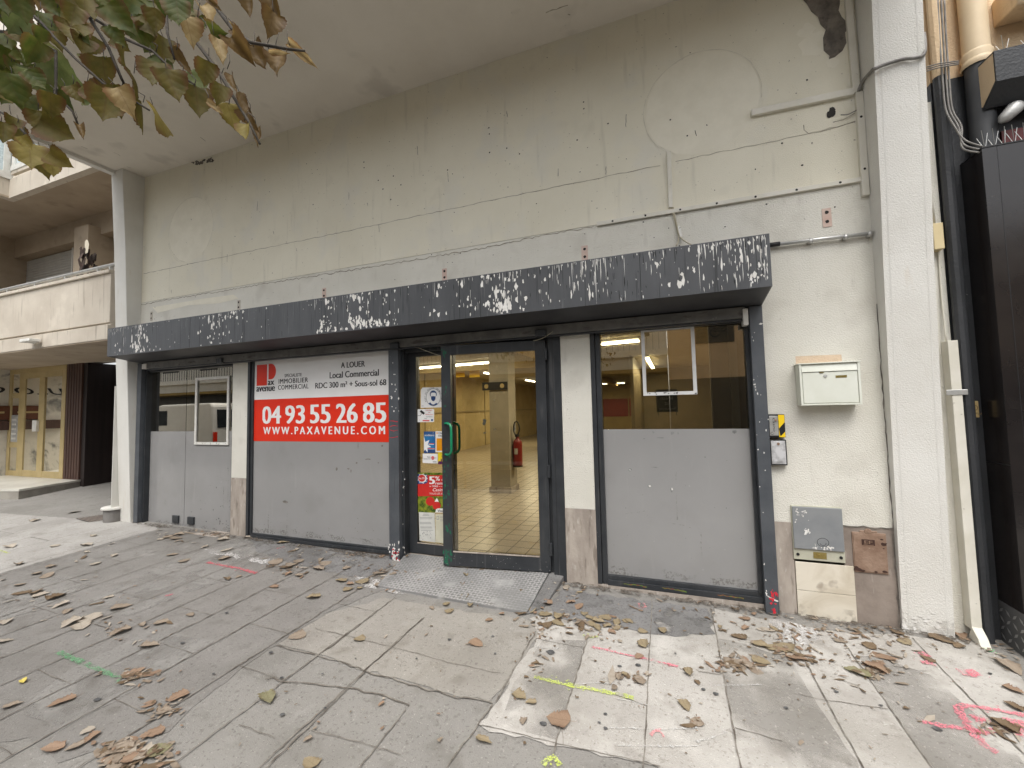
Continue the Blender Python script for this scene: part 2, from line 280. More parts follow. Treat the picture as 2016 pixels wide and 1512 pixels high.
# joints between the slabs
j = MB(); NU = Vector((-GA, -GB, 1))
def joint(pts, wd=.009, jit=.003, raw=False, K=.72):
    q = pts if raw else gp(pts); j.strip([Vector(lift(p, .0095)) for p in q], wd*K, NU, jit)
yl = []
for pa, pb in [((1284, 1182), (1270, 1460)), ((1400, 1197), (1448, 1460)), ((1654, 1256), (1832, 1511)), ((1796, 1258), (2016, 1488)), ((1560, 1257), (1700, 1515))]:
    A, B = gp([pa, pb]); d = (B-A).normalized(); joint([A, A+d*3.6], .010, .003, True)
for pa, pb, L in [((1157, 1258), (1096, 1463), 2.4), ((777, 1178), (646, 1280), 0), ((800, 1400), (709, 1512), 2), ((717, 1327), (527, 1512), 2), ((835, 1218), (716, 1325), 0), ((1055, 1245), (975, 1385), 0), ((970, 1390), (860, 1540), 2)]:
    A, B = gp([pa, pb]); d = (B-A).normalized(); joint([A, (A+d*L if L else B)], .011, .005, True)
x0 = D0[0].x                                   # long narrow courses of the dark paving
A, B = gp([(656, 1137), (400, 1280)]); slope = (B.x-A.x)/(B.y-A.y)
for i in range(-3, 9):
    xb = A.x - A.y*slope - i*.392
    top = -.12 if i > -2 else -.9
    joint([(xb+top*slope, top, 0), (xb+slope*(-2.2), -2.2, 0), (xb+slope*(-4.4), -4.4, 0)], .0125, .004, True)
    for y in (-.55-.37*(i % 2), -1.35-.37*(i % 2), -2.15-.37*(i % 2)):
        if -2 < i < 9: joint([(xb+y*slope, y, 0), (xb+.392+y*slope, y-.01, 0)], .006, .003, True)
for i in range(0, 11):                         # the paler paving beyond
    xb = x0-.02-(i*.40 if i > 1 else i*.11)
    joint([(xb, -.28, 0), (xb+.1, -4.3, 0)], .008, .003, True)
    if i > 1: joint([(xb, -.8-.3*(i % 2), 0), (xb-.4, -.8-.3*(i % 2), 0)], .008, .003, True); joint([(xb, -1.9-.3*(i % 2), 0), (xb-.4, -1.9-.3*(i % 2), 0)], .008, .003, True)
for q in ([(545, 1272), (640, 1296), (725, 1325), (820, 1353), (900, 1375), (970, 1385)], [(525, 1337), (560, 1343), (620, 1350), (690, 1357), (760, 1373), (805, 1392)]): joint(q, .013, .010)
for q in ([(620, 1240), (700, 1258), (800, 1283), (880, 1306), (985, 1328)], [(1065, 1262), (1150, 1278)], [(1100, 1400), (1110, 1470)], [(1447, 1437), (1540, 1462)], [(1560, 1368), (1616, 1380), (1750, 1400)], [(1760, 1315), (1830, 1325)], [(1375, 1325), (1420, 1331)], [(1650, 1340), (1690, 1352)], [(945, 1430), (1100, 1468), (1300, 1512)], [(610, 1440), (700, 1462), (790, 1490)], [(470, 1430), (540, 1455)], [(1190, 1362), (1270, 1392)]): joint(q, .005, .004)
j.build('paving_joints', M_JOINT, pav)['kind'] = 'structure'
# spray marks
def spray(px, wd, colr, jit=.003, name='spray_mark'):
    m = spraymat(colr)
    s = MB(); pts = [Vector(lift(p, .0115)) for p in gp(px)]
    s.strip(pts, wd, NU, jit, .02)
    for _ in range(int(26*sum((b-a).length for a, b in zip(pts, pts[1:])))+4):
        k = random.randrange(len(pts)-1); p = pts[k].lerp(pts[k+1], random.random()) + Vector((random.gauss(0, wd*.55), random.gauss(0, wd*.55), 0))
        s.blob(Vector(lift(p, .012+random.random()*.001)), X, Y, random.uniform(.003, .009), random.uniform(.003, .008), 6)
    o = s.build(name, m, pav); o['kind'] = 'structure'; return o
PINK = (.80, .20, .26); LIME = (.62, .72, .13); GRN = (.13, .36, .16)
spray([(1052, 1336), (1100, 1348), (1165, 1360), (1248, 1378)], .030, LIME)
spray([(1068, 1510), (1080, 1497), (1092, 1497), (1102, 1512)], .030, LIME)
spray([(1148, 1254), (1165, 1258), (1178, 1256)], .022, LIME)
spray([(0, 1085), (15, 1091)], .02, LIME)
spray([(1164, 1276), (1215, 1288), (1275, 1301), (1335, 1316)], .020, PINK)
spray([(408, 1109), (440, 1116), (470, 1121), (505, 1131)], .036, (.68, .10, .13))
spray([(545, 1082), (560, 1078)], .02, (.68, .12, .10))
spray([(325, 1176), (340, 1172)], .03, (.6, .12, .16))
spray([(115, 1287), (150, 1303), (195, 1321), (240, 1342)], .034, GRN)
spray([(1258, 1190), (1257, 1197), (1264, 1200), (1271, 1197), (1268, 1190)], .016, (.8, .30, .30))
spray([(1812, 1292), (1826, 1291)], .045, PINK); spray([(1814, 1307), (1840, 1311)], .03, PINK)
spray([(1888, 1326), (1910, 1328), (1925, 1327)], .05, PINK); spray([(1905, 1333), (1925, 1337)], .02, PINK)
spray([(1940, 1278), (1953, 1287)], .035, (.10, .62, .22))
spray([(1815, 1423), (1850, 1432), (1905, 1440), (1940, 1446)], .030, PINK)
spray([(1885, 1395), (1892, 1410), (1910, 1440), (1935, 1470), (1965, 1487)], .040, PINK)
spray([(1884, 1396), (1900, 1392), (1950, 1400), (2016, 1412), (2060, 1420)], .030, PINK)
spray([(1915, 1410), (1926, 1417), (1945, 1420)], .055, PINK); spray([(1926, 1418), (1930, 1430)], .04, PINK)
spray([(1995, 1420), (2012, 1435), (2030, 1446)], .10, PINK); spray([(1925, 1446), (1980, 1440), (2016, 1452)], .03, PINK)
spray([(1280, 1452), (1287, 1443), (1297, 1443), (1308, 1456)], .018, (.82, .35, .36))
for q in ([(1190, 1376), (1240, 1384), (1275, 1392)], [(1216, 1472), (1300, 1474), (1380, 1473)], [(1200, 1437), (1290, 1440), (1380, 1438)], [(1370, 1464), (1400, 1458), (1432, 1446)], [(1130, 1352), (1180, 1347), (1215, 1350)], [(1500, 1352), (1440, 1353), (1360, 1353)], [(1055, 1277), (1100, 1280)]): spray(q, .005, (.66, .65, .62), .002, 'chalk_scrape')
gum = MB()
for q in [(1084, 1287, .045), (1220, 1315, .02), (1256, 1313, .026), (1385, 1361, .02), (1410, 1370, .025), (1192, 1410, .016), (1192, 1438, .018), (1180, 1427, .014), (533, 1288, .022), (555, 1338, .022), (556, 1411, .022), (446, 1209, .026), (625, 1094, .02), (359, 1269, .026), (192, 1381, .028), (1647, 1366, .02), (1548, 1398, .02), (970, 1256, .018), (975, 1290, .014), (885, 1262, .02), (1070, 1429, .03), (635, 1330, .012), (1735, 1393, .014), (1845, 1440, .03), (1950, 1330, .016), (1600, 1310, .014), (1330, 1290, .012), (700, 1300, .012), (820, 1300, .012), (640, 1398, .014), (100, 1100, .014), (420, 1330, .016)]:
    p = Gr(q[0], q[1]); gum.blob(lift(p, .0125), X, Y, q[2]*.6, q[2]*.5, 10, .25)
gum.build('gum_spots', pmat('trodden_gum', (.05, .05, .05), (.12, .12, .12), 30, .9), pav)['kind'] = 'structure'

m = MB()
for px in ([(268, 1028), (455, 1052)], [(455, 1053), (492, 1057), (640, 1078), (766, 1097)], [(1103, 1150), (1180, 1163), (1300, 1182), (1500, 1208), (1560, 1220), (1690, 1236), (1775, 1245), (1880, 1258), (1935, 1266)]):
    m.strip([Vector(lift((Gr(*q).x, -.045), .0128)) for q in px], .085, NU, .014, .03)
m.build('base_dirt_shade', worn(pmat('base_dirt_shade', (.07, .055, .042), (.15, .125, .10), 20, .95), ((34, .40), (6, .36)), .75), pav)['kind'] = 'structure'  # dirt line that also paints in the contact shadow along the wall
# ---------------- the empty shop ----------------
XL, XR, ZS = -6.87, 1.42, 4.93
shop = thing('shop_building', (-2.7, 0, 0), 'vacant ground floor shop with long grey plaster wall above a dark canopy', 'shop building')
m = MB()
m.box(XL, XR, 0, .3, 3.119, ZS); m.m = 1
m.box(XL, XR, 0, .3, 2.2, 3.115); m.box(.70, XR, 0, .3, .638, 2.2); m.box(-5.025, -4.77, 0, .3, .757, 2.2); m.box(-.878, -.615, 0, .3, .641, 2.2)
m.box(XL, -6.82, 0, .3, -.1, 2.2); m.box(1.69, 1.82, .03, .3, -.2, 3.6)
m.m = 2; m.box(XL, XR, .004, .29, 3.1145, 3.1195)
m.build('wall', [M_WALL, M_ROUGH, M_CRACK], shop)
for q_, mt_ in [((.70, .824, -.002, .3, -.15, .637), M_STONE), ((-5.027, -4.768, -.003, .3, -.05, .755), M_STONE), ((-.88, -.613, -.003, .3, -.12, .639), M_STONE), ((-.613, .612, -.004, .2, -.12, .024), M_STONE), ((1.126, XR, -.002, .3, -.15, .637), M_STONE2), ((-4.76, -2.68, .01, .2, -.1, .06), M_STONE2)]:
    m = MB(); m.box(*q_); m.build('stone_plinth', mt_, shop, bevel=.003)
m = MB(); m.box(.826, 1.177, -.008, 0, .160, .360); m.box(.826, 1.177, -.008, 0, -.15, .157); m.build('marble_panel', M_MARBLE, shop, bevel=.002)
def fin(x0, x1, prof):
    m = MB(); pts = [(x0, -y, z) for z, y in prof] + [(x0, .3, prof[-1][0]), (x0, .3, prof[0][0])]
    m.prism(pts, (x1-x0, 0, 0)); return m
PL = [(4.93, .265), (4.3, .230), (3.75, .199), (2.9, .167), (2.33, .146), (1.3, .103), (.23, .058), (-.1, .045)]
PR = [(4.93, .275), (4.25, .243), (3.6, .203), (2.9, .165), (2.5, .134), (1.5, .082), (.6, .045), (-.3, .012)]
m = fin(-7.125, XL, PL); m.build('pillar', M_FIN, shop, bevel=.008)
m = fin(XR, 1.69, PR)
m.m = 1
for dx in (.035, .235): m.strip([(XR+dx, -y-.0015, z) for z, y in PR], .006, -Y, .001, .1)
m.build('pillar', [M_FIN, pmat('pillar_bevel', (.60, .59, .55), (.68, .67, .63), 5, .9)], shop)
m = MB(); m.box(-7.05, 1.69, -1.75, 0, ZS, 5.35); m.m = 1; m.box(-7.12, -7.03, -1.75, -.262, 4.885, 5.35); m.box(-7.12, -7.03, -.258, .3, ZS+.002, 5.35)
m.build('soffit', [M_SOFF, M_FIN], shop)
m = MB(); m.box(-7.12, 1.69, -1.73, .3, 5.36, 13); m.build('upper_storeys', M_FIN, shop)
# cracks, scars and holes of the wall
m = MB()
m.strip([P(*q, 'y', -.0012) for q in [(283, 539), (400, 514), (509, 491), (640, 464), (800, 430), (960, 396), (1100, 367), (1220, 342), (1300, 325)]], .006, -Y, .005, .05)
m.strip([P(*q, 'y', -.0012) for q in [(1330, 318), (1410, 301), (1500, 283), (1600, 261), (1684, 241)]], .005, -Y, .005, .05)
m.strip([P(*q, 'y', -.0018) for q in [(278, 600), (330, 590), (420, 576), (520, 559), (640, 540), (760, 521), (867, 503), (960, 487), (1060, 465), (1170, 446)]], .008, -Y, .010, .03)
m.strip([P(*q, 'y', -.0012) for q in [(1640, 240), (1660, 236), (1683, 223)]], .006, -Y, .004, .03)
m.strip([P(1500+x*.256, y*.256, 'y', -.0012) for x, y in [(320, 960), (322, 1000), (360, 1025), (450, 1010), (560, 980), (720, 930)]], .006, -Y, .003, .03)
m.build('plaster_crack', M_CRACK, shop)
m = MB(); m.poly([P(1500+x*.256, y*.256, 'y', -.0025) for x, y in [(300, -20), (345, 30), (380, 90), (430, 130), (450, 190), (490, 230), (470, 290), (475, 390), (520, 430), (515, 455), (560, 440), (620, 390), (650, 330), (640, 250), (667, 215), (655, 170), (615, 130), (590, 80), (600, 30), (600, -90), (430, -90)]])
m.m = 1
for x, y, r in [(340, 235, 40), (330, 340, 35), (395, 385, 45), (370, 300, 30), (430, 280, 40), (545, 470, 30)]: m.blob(P(1500+x*.256, y*.256, 'y', -.0013-random.random()*.001), X, Z, r*.0012, r*.0014, 11)
m.m = 2
for x, y in [(540, 850), (545, 870), (520, 880)]: m.blob(P(1500+x*.256, y*.256, 'y', -.003-random.random()*.001), X, Z, .020, .026, 14, .2)
for x, y, a in []: m.strip([P(1500+(x+40*math.cos(k))*.256, (y+30*math.sin(k))*.256, 'y', -.003) for k in [i*.5 for i in range(12)]], .006, -Y, .004, .02)
m.build('fallen_plaster', [M_BARE, M_SCAR, M_HOLE], shop)
m = MB()
M_GHOST = pmat('ghost_edge', (.54, .515, .42), (.67, .64, .54), 9, .8)
def ring(m, cx, cz, r, a0, a1, wd): m.strip([(cx+r*math.cos(R(a)), -.0015, cz+r*math.sin(R(a))) for a in range(a0, a1+1, 6)], wd*.5, -Y, .002, .08)
ring(m, .355, 3.985, .44, -10, 160, .012); ring(m, .355, 3.985, .445, 160, 235, .016); m.m = 1; m.blob((.355, -.001, 3.985), X, Z, .43, .43, 36, .012); m.build('sign_ghost', [M_GHOST, M_SCAR], shop)
m = MB(); ring(m, -5.87, 4.0, .44, 60, 260, .012); ring(m, -5.87, 4.0, .46, 195, 245, .012); ring(m, -5.87, 4.0, .44, -40, 40, .008); m.m = 1; m.blob((-5.87, -.001, 4.0), X, Z, .43, .43, 36, .015); m.build('sign_ghost', [M_GHOST, M_SCAR], shop)
m = MB(); m.poly([P(*q, 'y', -.0011) for q in [(300, 605), (330, 600), (400, 588), (460, 580), (470, 588), (430, 597), (370, 601), (310, 616)]]); m.build('filler_patch', [M_SCAR], shop)
m = MB()
for _ in range(26): c = P(random.uniform(377, 420), 0, 'y', -.002); t_ = (random.random()); c = P(377+43*t_, 322-9*t_+random.uniform(-3, 4), 'y', -.002-random.random()*.001); m.blob((c.x, c.y, min(c.z, 4.925)), X, Z, random.uniform(.012, .035), random.uniform(.008, .02), 8)
m.build('chipped_edge', [M_BARE], shop)
m = MB()
for q in ([(1075, 26), (1095, 18), (1118, 11)], [(1118, 28), (1122, 30)], [(393, 270), (405, 278)], [(225, 300), (237, 307)], [(160, 288), (172, 293)], [(250, 328), (258, 331)], [(640, 236), (655, 230)]): m.strip([P(*k_, 'z', ZS-.0015) for k_ in q], .010, -Z, .008, .03)
m.build('soffit_crack', [M_CRACK], shop)
m = MB(); m.strip([P(1655, 1036, 'y', -.0045), P(1700, 1038, 'y', -.0045), P(1757, 1043, 'y', -.0045)], .014, -Y, .006, .03); m.strip([(1.414, -.004, z_) for z_ in (.64, .3, -.03)], .012, -Y, .005, .04); m.strip([(1.416, -.003, z_) for z_ in (2.2, 1.6, 1.0, .64)], .008, -Y, .004, .05); m.build('corner_gap_shade', [M_BARE], shop)  # gap and grime lines, with the corner's shading painted in too
M_WORNP = pmat('worn_plaster', (.54, .51, .44), (.45, .40, .34), 20)
for px, py, k in [(1628, 427, 1), (1151, 498, 1), (875, 540, .9), (638, 577, .9), (470, 600, .9), (298, 622, .9)]:
    c = P(px, py, 'y', -.003); m = MB(); m.m = 0 if px > 600 else 2; m.box(c.x-.028*k, c.x+.028*k, -.004, 0, c.z-.075*k, c.z+.065*k); m.m = 1
    for dz in (.035, -.035): m.blob((c.x, -.0055, c.z+dz*k), X, Z, .013, .013, 9, .15)
    m.build('bracket_mark', [M_PATCHP, M_HOLE, M_WORNP], shop)
m = MB()
for _ in range(70):
    x = random.uniform(-6.7, 1.35); z = random.choice([random.uniform(3.2, 4.6), random.uniform(2.75, 3.2)]); r = random.uniform(.003, .006)
    m.blob((x, -.0016, z), X, Z, r, r*random.uniform(.8, 1.3), 7)
for x, y in [(1006, 368), (1007, 392), (983, 505), (1094, 446), (664, 461), (666, 483), (729, 535), (667, 550), (775, 555), (515, 613), (213, 585), (214, 605), (320, 635), (347, 667), (265, 651), (282, 682), (310, 720), (30, 738), (1812, 288), (1319, 432), (1722, 517), (1380, 490), (1795, 596)]:
    c = P(600+x*.5456, y*.5456, 'y', -.0017); m.blob(c, X, Z, .0075, .0075, 8, .2)
for _ in range(16):
    x = random.uniform(-6.6, 1.3); z = random.uniform(3.15, 4.4); a = random.uniform(.02, .12); m.strip([(x, -.0017, z), (x+random.uniform(-.01, .01), -.0017, z-a)], .004, -Y, .002, .02)
m.build('anchor_hole', [M_HOLE], shop, kind='stuff')
m = MB(); c0 = P(1566, 704, 'y', -.001); c1 = P(1658, 722, 'y', -.001); m.poly([(c0.x, -.0015, 1.86), (c1.x, -.0015, 1.855), (c1.x+.003, -.0015, 1.76), (c0.x, -.0015, 1.76)]); m.build('bare_patch', pmat('peach_render', (.66, .52, .38), (.60, .46, .33), 30, .9, .5, 90), shop)
# canopy with bared primer
m = MB(); CX0, CX1 = -6.815, .704
m.prism([(CX0, -.39, 2.313), (CX0, -.39, 2.68), (CX0, -.0005, 2.70), (CX0, -.0005, 2.256)], (CX1-CX0, 0, 0))
fr = len(m.f); m.m = 1; m.quad((CX0+.01, -.385, 2.3115), (CX1-.01, -.385, 2.3115), (CX1-.01, -.01, 2.2545), (CX0+.01, -.01, 2.2545))
m.m = 2
def fl(px, py, sx, sy, n, tall=2.0, size=.012):
    for _ in range(n):
        c = P(random.gauss(px, sx), random.gauss(py, sy), 'y', -.3904-random.random()*.0012)
        if CX0+.02 < c.x < CX1-.02 and 2.325 < c.z < 2.67:
            r = min(size*random.lognormvariate(0, .55), .021); m.blob(c, X, Z, r*.62, min(r*random.uniform(.8, tall), .05, (c.z-2.314)/1.5, (2.679-c.z)/1.5), 8, .5)
for a in [(276, 668, 9, 20, 130, 3.2), (268, 690, 10, 8, 60, 1.5), (238, 690, 6, 8, 14), (310, 685, 5, 4, 14), (425, 628, 12, 12, 60, 2), (455, 622, 9, 6, 40), (420, 668, 10, 8, 30), (395, 660, 5, 10, 14), (460, 668, 6, 6, 16), (468, 612, 10, 4, 20),
          (645, 640, 8, 12, 60, 2), (640, 652, 12, 4, 60), (700, 630, 10, 7, 70), (738, 637, 22, 4, 110), (690, 648, 14, 4, 40), (640, 595, 12, 8, 30), (710, 583, 12, 6, 34), (755, 590, 8, 8, 12), (720, 605, 8, 8, 16), (770, 620, 8, 5, 14), (855, 620, 14, 5, 10),
          (860, 560, 14, 10, 16), (905, 552, 12, 8, 14), (990, 606, 14, 8, 120, 2), (985, 580, 10, 10, 40, 3), (955, 545, 12, 5, 26), (968, 600, 14, 12, 26), (1015, 560, 14, 14, 26), (1060, 540, 20, 12, 24), (930, 590, 14, 14, 22), (1130, 560, 20, 22, 50, 4), (1160, 545, 12, 22, 40, 4), (1110, 585, 20, 12, 18, 4),
          (1295, 520, 30, 16, 30), (1345, 510, 16, 14, 26), (1405, 482, 8, 4, 40), (1375, 502, 4, 7, 26, 2.5), (1362, 540, 10, 10, 20, 3), (1325, 566, 5, 4, 16), (1420, 530, 16, 14, 40, 3.5), (1440, 505, 16, 16, 50, 3), (1488, 548, 8, 6, 120), (1500, 530, 8, 12, 60, 2.5), (1480, 480, 14, 10, 60, 2), (1465, 500, 10, 14, 40, 3), (1505, 490, 5, 14, 30), (1430, 475, 14, 5, 20)]:
    fl(a[0], a[1], a[2], a[3], int(a[4]*(.42 if a[0] < 880 else (.35 if a[0] < 1020 else .17))), a[5] if len(a) > 5 else 1.6, .0112 if a[0] < 1030 else .0066)
for _ in range(130):                       # nicks everywhere and along both edges
    px = random.uniform(220, 1515); t = (px-213)/1307; top = 648-t*188; bot = 703-t*140; k = random.random()
    py = top+2 if k < .3 else (bot-2 if k < .45 else random.uniform(top, bot)); fl(px, py, 1, 1, 1, 3, .0042)
def streak(px, sx, n, mi):
    for _ in range(int(n*.55)):
        c = P(random.gauss(px, sx), 0, 'y', -.3904); x_ = c.x; z1_ = random.choice((2.675, random.uniform(2.35, 2.67))); L_ = min(random.lognormvariate(-3.0, .6), z1_-2.318); y_ = -.3904-random.random()*.0012; w__ = random.uniform(.0012, .003); m.m = mi
        if CX0+.02 < x_ < CX1-.02: m.poly([(x_-w__, y_, z1_), (x_+w__*.6, y_, z1_-.01), (x_+w__+random.uniform(-.002, .002), y_, z1_-L_*.6), (x_+random.uniform(-.003, .003), y_, z1_-L_), (x_-w__, y_, z1_-L_*.5)])
for a in [(1150, 30, 80), (1090, 25, 30), (985, 20, 40), (1440, 35, 110), (1490, 14, 60), (1370, 20, 24), (1265, 30, 20), (900, 20, 16), (660, 20, 30), (270, 12, 40), (240, 10, 20), (440, 18, 20), (720, 20, 20), (940, 20, 20)]: streak(*a, 2)
for a in [(1150, 40, 60), (1210, 20, 20), (1440, 40, 50), (1260, 60, 30), (1000, 60, 40), (860, 60, 30), (560, 80, 24), (300, 40, 20)]: streak(*a, 3)
m.m = 3
for px in (479, 375, 640, 905, 1263): c = P(px, 600, 'y', -.3903); m.box(c.x-.002, c.x+.002, -.3908, -.38, 2.315, 2.678)
m.build('canopy', [M_SLATE, M_UNDER, M_CHIP, M_BLACK], shop)
m = MB(); m.box(-6.64, .585, -.075, -.005, 2.168, 2.253); m.m = 1; m.box(-6.66, -6.57, -.085, -.01, 2.165, 2.235); m.m = 2
for px in (437, 780, 1067): c = P(px, 690, 'y', -.06); m.box(c.x-.05, c.x+.05, -.10, -.01, 2.155, 2.215)
m.box(-6.6, .58, -.06, -.02, 2.150, 2.166)
m.m = 1; m.box(.565, .60, -.09, -.01, 2.11, 2.235)
m.build('shutter_rail', [M_RAIL, M_WHITEP, M_DARK], shop, bevel=.003)
# posts
GM = [M_POST, M_CHIP, M_REDP]
m = MB(); m.box(-6.82, -6.732, -.05, .06, .02, 2.255); m.build('shutter_guide', GM, shop, bevel=.003)
m = MB(); m.box(-2.682, -2.562, -.055, .03, .02, 2.262); m.m = 1
for _ in range(40): m.blob((random.gauss(-2.625, .03), -.0556-random.random()*.0008, .02+abs(random.gauss(.06, .05))), X, Z, random.uniform(.005, .014), random.uniform(.005, .016), 8)
for _ in range(14): m.blob((random.gauss(-2.62, .035), -.0556-random.random()*.0008, random.gauss(1.72, .18)), X, Z, random.uniform(.003, .009), random.uniform(.004, .014), 7)
m.m = 2
for z in (1.42, 1.36, 1.33, 1.25): m.strip([(-2.67, -.0566, z), (-2.62, -.0566, z+random.uniform(-.02, .02)), (-2.57, -.0566, z+random.uniform(-.01, .03))], .006, -Y, .004, .02)
for _ in range(12): m.blob((random.gauss(-2.61, .03), -.0572, random.gauss(.09, .03)), X, Z, .010, .007, 7)
m.build('shutter_guide', GM, shop, bevel=.003)
m = MB(); m.box(.612, .70, -.06, .03, -.06, 2.255); m.m = 1
for _ in range(22): m.blob((random.choice((random.uniform(.614, .63), random.uniform(.612, .70))), -.0606-random.random()*.0008, random.uniform(-.03, 2.1)), X, Z, random.uniform(.002, .005), random.uniform(.003, .009), 7)
m.strip([(.617, -.0606, .135), (.63, -.0606, .105), (.66, -.0606, .09), (.695, -.0606, .085)], .009, -Y, .005, .01); m.blob((.685, -.0607, 2.115), X, Z, .013, .008, 9)
m.m = 2
for _ in range(24): m.blob((random.gauss(.66, .014), -.0616-random.random()*.0008, random.gauss(.085, .035)), X, Z, random.uniform(.002, .009), random.uniform(.003, .014), 7)
m.build('shutter_guide', GM, shop, bevel=.003)
# recess and rooms behind the front
m = MB(); m.box(-7.0, 1.4, .3, 20.2, -.3, .06); m.build('shop_floor', None or pmat('beige_tiles_base', (.42, .35, .245), (.34, .28, .19), 2, .3, speck=[((.68, .63, .54), 30, .68, .04, .5), ((.3, .25, .17), 5, .6, .1, .4)]), shop)

M_FOOT = worn(pmat('splash_dirt', (.17, .135, .10), (.30, .26, .21), 16, .95), ((26, .42), (5, .44)), .36)
m = MB()
def finy(z): return -(.012+(z+.3)/.9*.033)
for z0_, z1_ in ((-.05, .07),):
    m.quad((XR+.004, finy(z0_)-.0025, z0_), (1.686, finy(z0_)-.0025, z0_), (1.686, finy(z1_)-.0025, z1_), (XR+.004, finy(z1_)-.0025, z1_))
m.quad((.83, -.0092, -.05), (1.17, -.0092, -.05), (1.17, -.0092, .06), (.83, -.0092, .06))
m.build('splash_dirt', M_FOOT, shop)
m = MB()
for _ in range(26): x_ = min(1.68, max(1.43, random.gauss(1.54, .07))); z_ = random.gauss(.03, .04); m.blob((x_, finy(z_)-.0035-random.random()*.0006, z_), X, Z, random.uniform(.006, .02), random.uniform(.004, .014), 8)
m.build('peeled_paint', M_CHIP, shop)
m = MB()
for i in range(43): m.box(-7.0+i*.2, -7.0+i*.2+.010, .16, 20, .0602, .0615)
for i in range(100): m.box(-7, 1.4, .18+i*.2, .18+i*.2+.009, .0602, .0612)
m.build('tile_joint', pmat('tile_grout', (.15, .12, .085), (.20, .165, .115), 9), shop, kind='stuff')
M_CREAM = pmat('cream_wall', (.52, .41, .20), (.43, .33, .15), 1.6, .8, speck=[((.25, .2, .12), 3, .6, .15, .4), ((.7, .64, .52), 7, .66, .05, .5)])
M_CEIL = pmat('stained_ceiling', (.34, .29, .19), (.28, .235, .15), 2, .9)
M_REDI = pmat('faded_red_band', (.34, .03, .02), (.27, .025, .02), 3, .6)
m = MB(); m.box(-7.2, -7.0, .3, 20.2, .06, 2.7); m.box(-7, 1.4, 20, 20.2, .06, 2.7); m.box(1.4, 1.5, .3, 20, .06, 2.7); m.box(-7, -4.76, .55, .6, .06, 2.7); m.box(-4.76, -2.70, .1, .14, .06, 2.3)
m.box(-4.78, -4.70, .1, 1.4, .06, 2.7)
m.m = 1; m.box(-3.6, -2.02, 19.97, 19.998, .95, 1.92); m.box(-1.95, -1.2, 19.97, 19.998, .95, 1.92); m.m = 2
for y in (7.5, 9.2, 12.0, 15): m.box(-6.999, -6.97, y, y+.03, .06, 2.7)
m.box(-6.999, -6.95, .3, 20, 1.42, 1.47)
m.build('interior_wall', [M_CREAM, M_REDI, pmat('wall_batten', (.36, .28, .14), (.3, .24, .12), 9)], shop)
px_ = P(1262, 800, 'y', 10.5).x
m = MB(); m.box(px_, 1.4, 10.5, 10.6, .06, 2.7); m.box(px_, px_+.08, 6.5, 10.5, .06, 2.7); m.build('partition', pmat('brown_partition_shade', (.22, .18, .12), (.17, .14, .09), 1.5, .6), shop)  # brown deepened so this inner wall carries its shadow as colour
m = MB(); m.box(-7.2, 1.5, .3, 20.2, 2.7, 2.8); m.m = 1; m.box(-6.9, -2.4, 6.3, 6.5, 2.55, 2.699); m.box(-2.5, -2.25, .6, 19, 2.52, 2.699)
m.build('ceiling', [M_CEIL, M_CREAM], shop)
m = MB(); m.box(-2.965, -2.60, 3.2, 3.56, .06, 2.7); m.m = 1; m.box(-2.99, -2.575, 3.175, 3.585, .06, .16)
m.build('column', [pmat('column_plaster', (.38, .34, .28), (.31, .28, .225), 2.5, .8, .2, 40, speck=[((.55, .5, .42), 9, .66, .06, .5)]), M_STONE], shop, bevel=.006)
# ---- left window: two glass leaves ----
GY = .065
def win(label=None): pass
w1 = MB(); zt = 2.17
w1.box(-6.732, -6.70, .0, .3, .03, 2.2); w1.box(-5.06, -5.027, .02, .12, .03, 2.2); w1.box(-6.70, -5.06, .02, .12, 2.13, 2.2)
for px, py in ((345, 1025), (375, 1028)): c = P(px, py, 'y', .05); w1.box(c.x-.06, c.x+.06, .045, .085, c.z-.03, c.z+.065)
c = P(424, 718, 'y', .05); w1.box(c.x-.06, c.x+.16, .03, .10, c.z-.03, c.z+.03)
win1 = w1.build('window', [M_DARK], shop, bevel=.002); win1['label'] = 'double leaf shop window with a white frame hung on its right leaf'
xm = P(366, 850, 'y', GY).x; zf = P(330, 849, 'y', GY).z
m = MB(); m.box(-6.73, xm-.004, GY, GY+.01, zf, 2.15); m.box(xm+.004, -5.05, GY, GY+.01, zf, 2.15); m.build('pane', M_TINT, win1)
a, b = P(386, 744, 'y', .05), P(449, 876, 'y', .05)
m = MB(); m.box(a.x, b.x-.01, GY, GY+.01, b.z, zf-.0005); m.build('pane', M_TINT, win1)
m = MB(); m.box(-6.73, xm-.004, GY, GY+.01, .045, zf-.001); m.box(xm+.004, -5.05, GY, GY+.01, .045, b.z-.0005); m.box(xm+.004, a.x-.0005, GY, GY+.01, b.z-.0004, zf-.001); m.box(b.x-.0095, -5.05, GY, GY+.01, b.z-.0004, zf-.001)
m.m = 1
for _ in range(50): c = (random.gauss(-5.2, .25), GY-.0006, abs(random.gauss(.12, .2))+.05); m.blob(c, X, Z, random.uniform(.002, .008), random.uniform(.003, .01), 6)
m.build('window_film', [M_FILM, M_INK], win1)
def hung_frame(x0, x1, z0, z1, y, bw, par, mat, up=0):
    m = MB(); m.box(x0, x0+bw, y, y+.014, z0, z1+up); m.box(x1-bw, x1, y, y+.014, z0, z1+up); m.box(x0+bw, x1-bw, y, y+.013, z0, z0+bw); m.box(x0+bw, x1-bw, y, y+.013, z1-bw, z1)
    for _ in range(14): m.m = 1; m.blob((random.uniform(x0, x1), y-.0006, z0+random.uniform(.004, bw-.004)), X, Z, .006, .004, 6)
    return m.build('poster_frame', [mat, M_INK], par)
a, b = P(386, 744, 'y', .05), P(449, 876, 'y', .05); hung_frame(a.x-.01, b.x, b.z, a.z, .048, .032, win1, M_WHITEP)
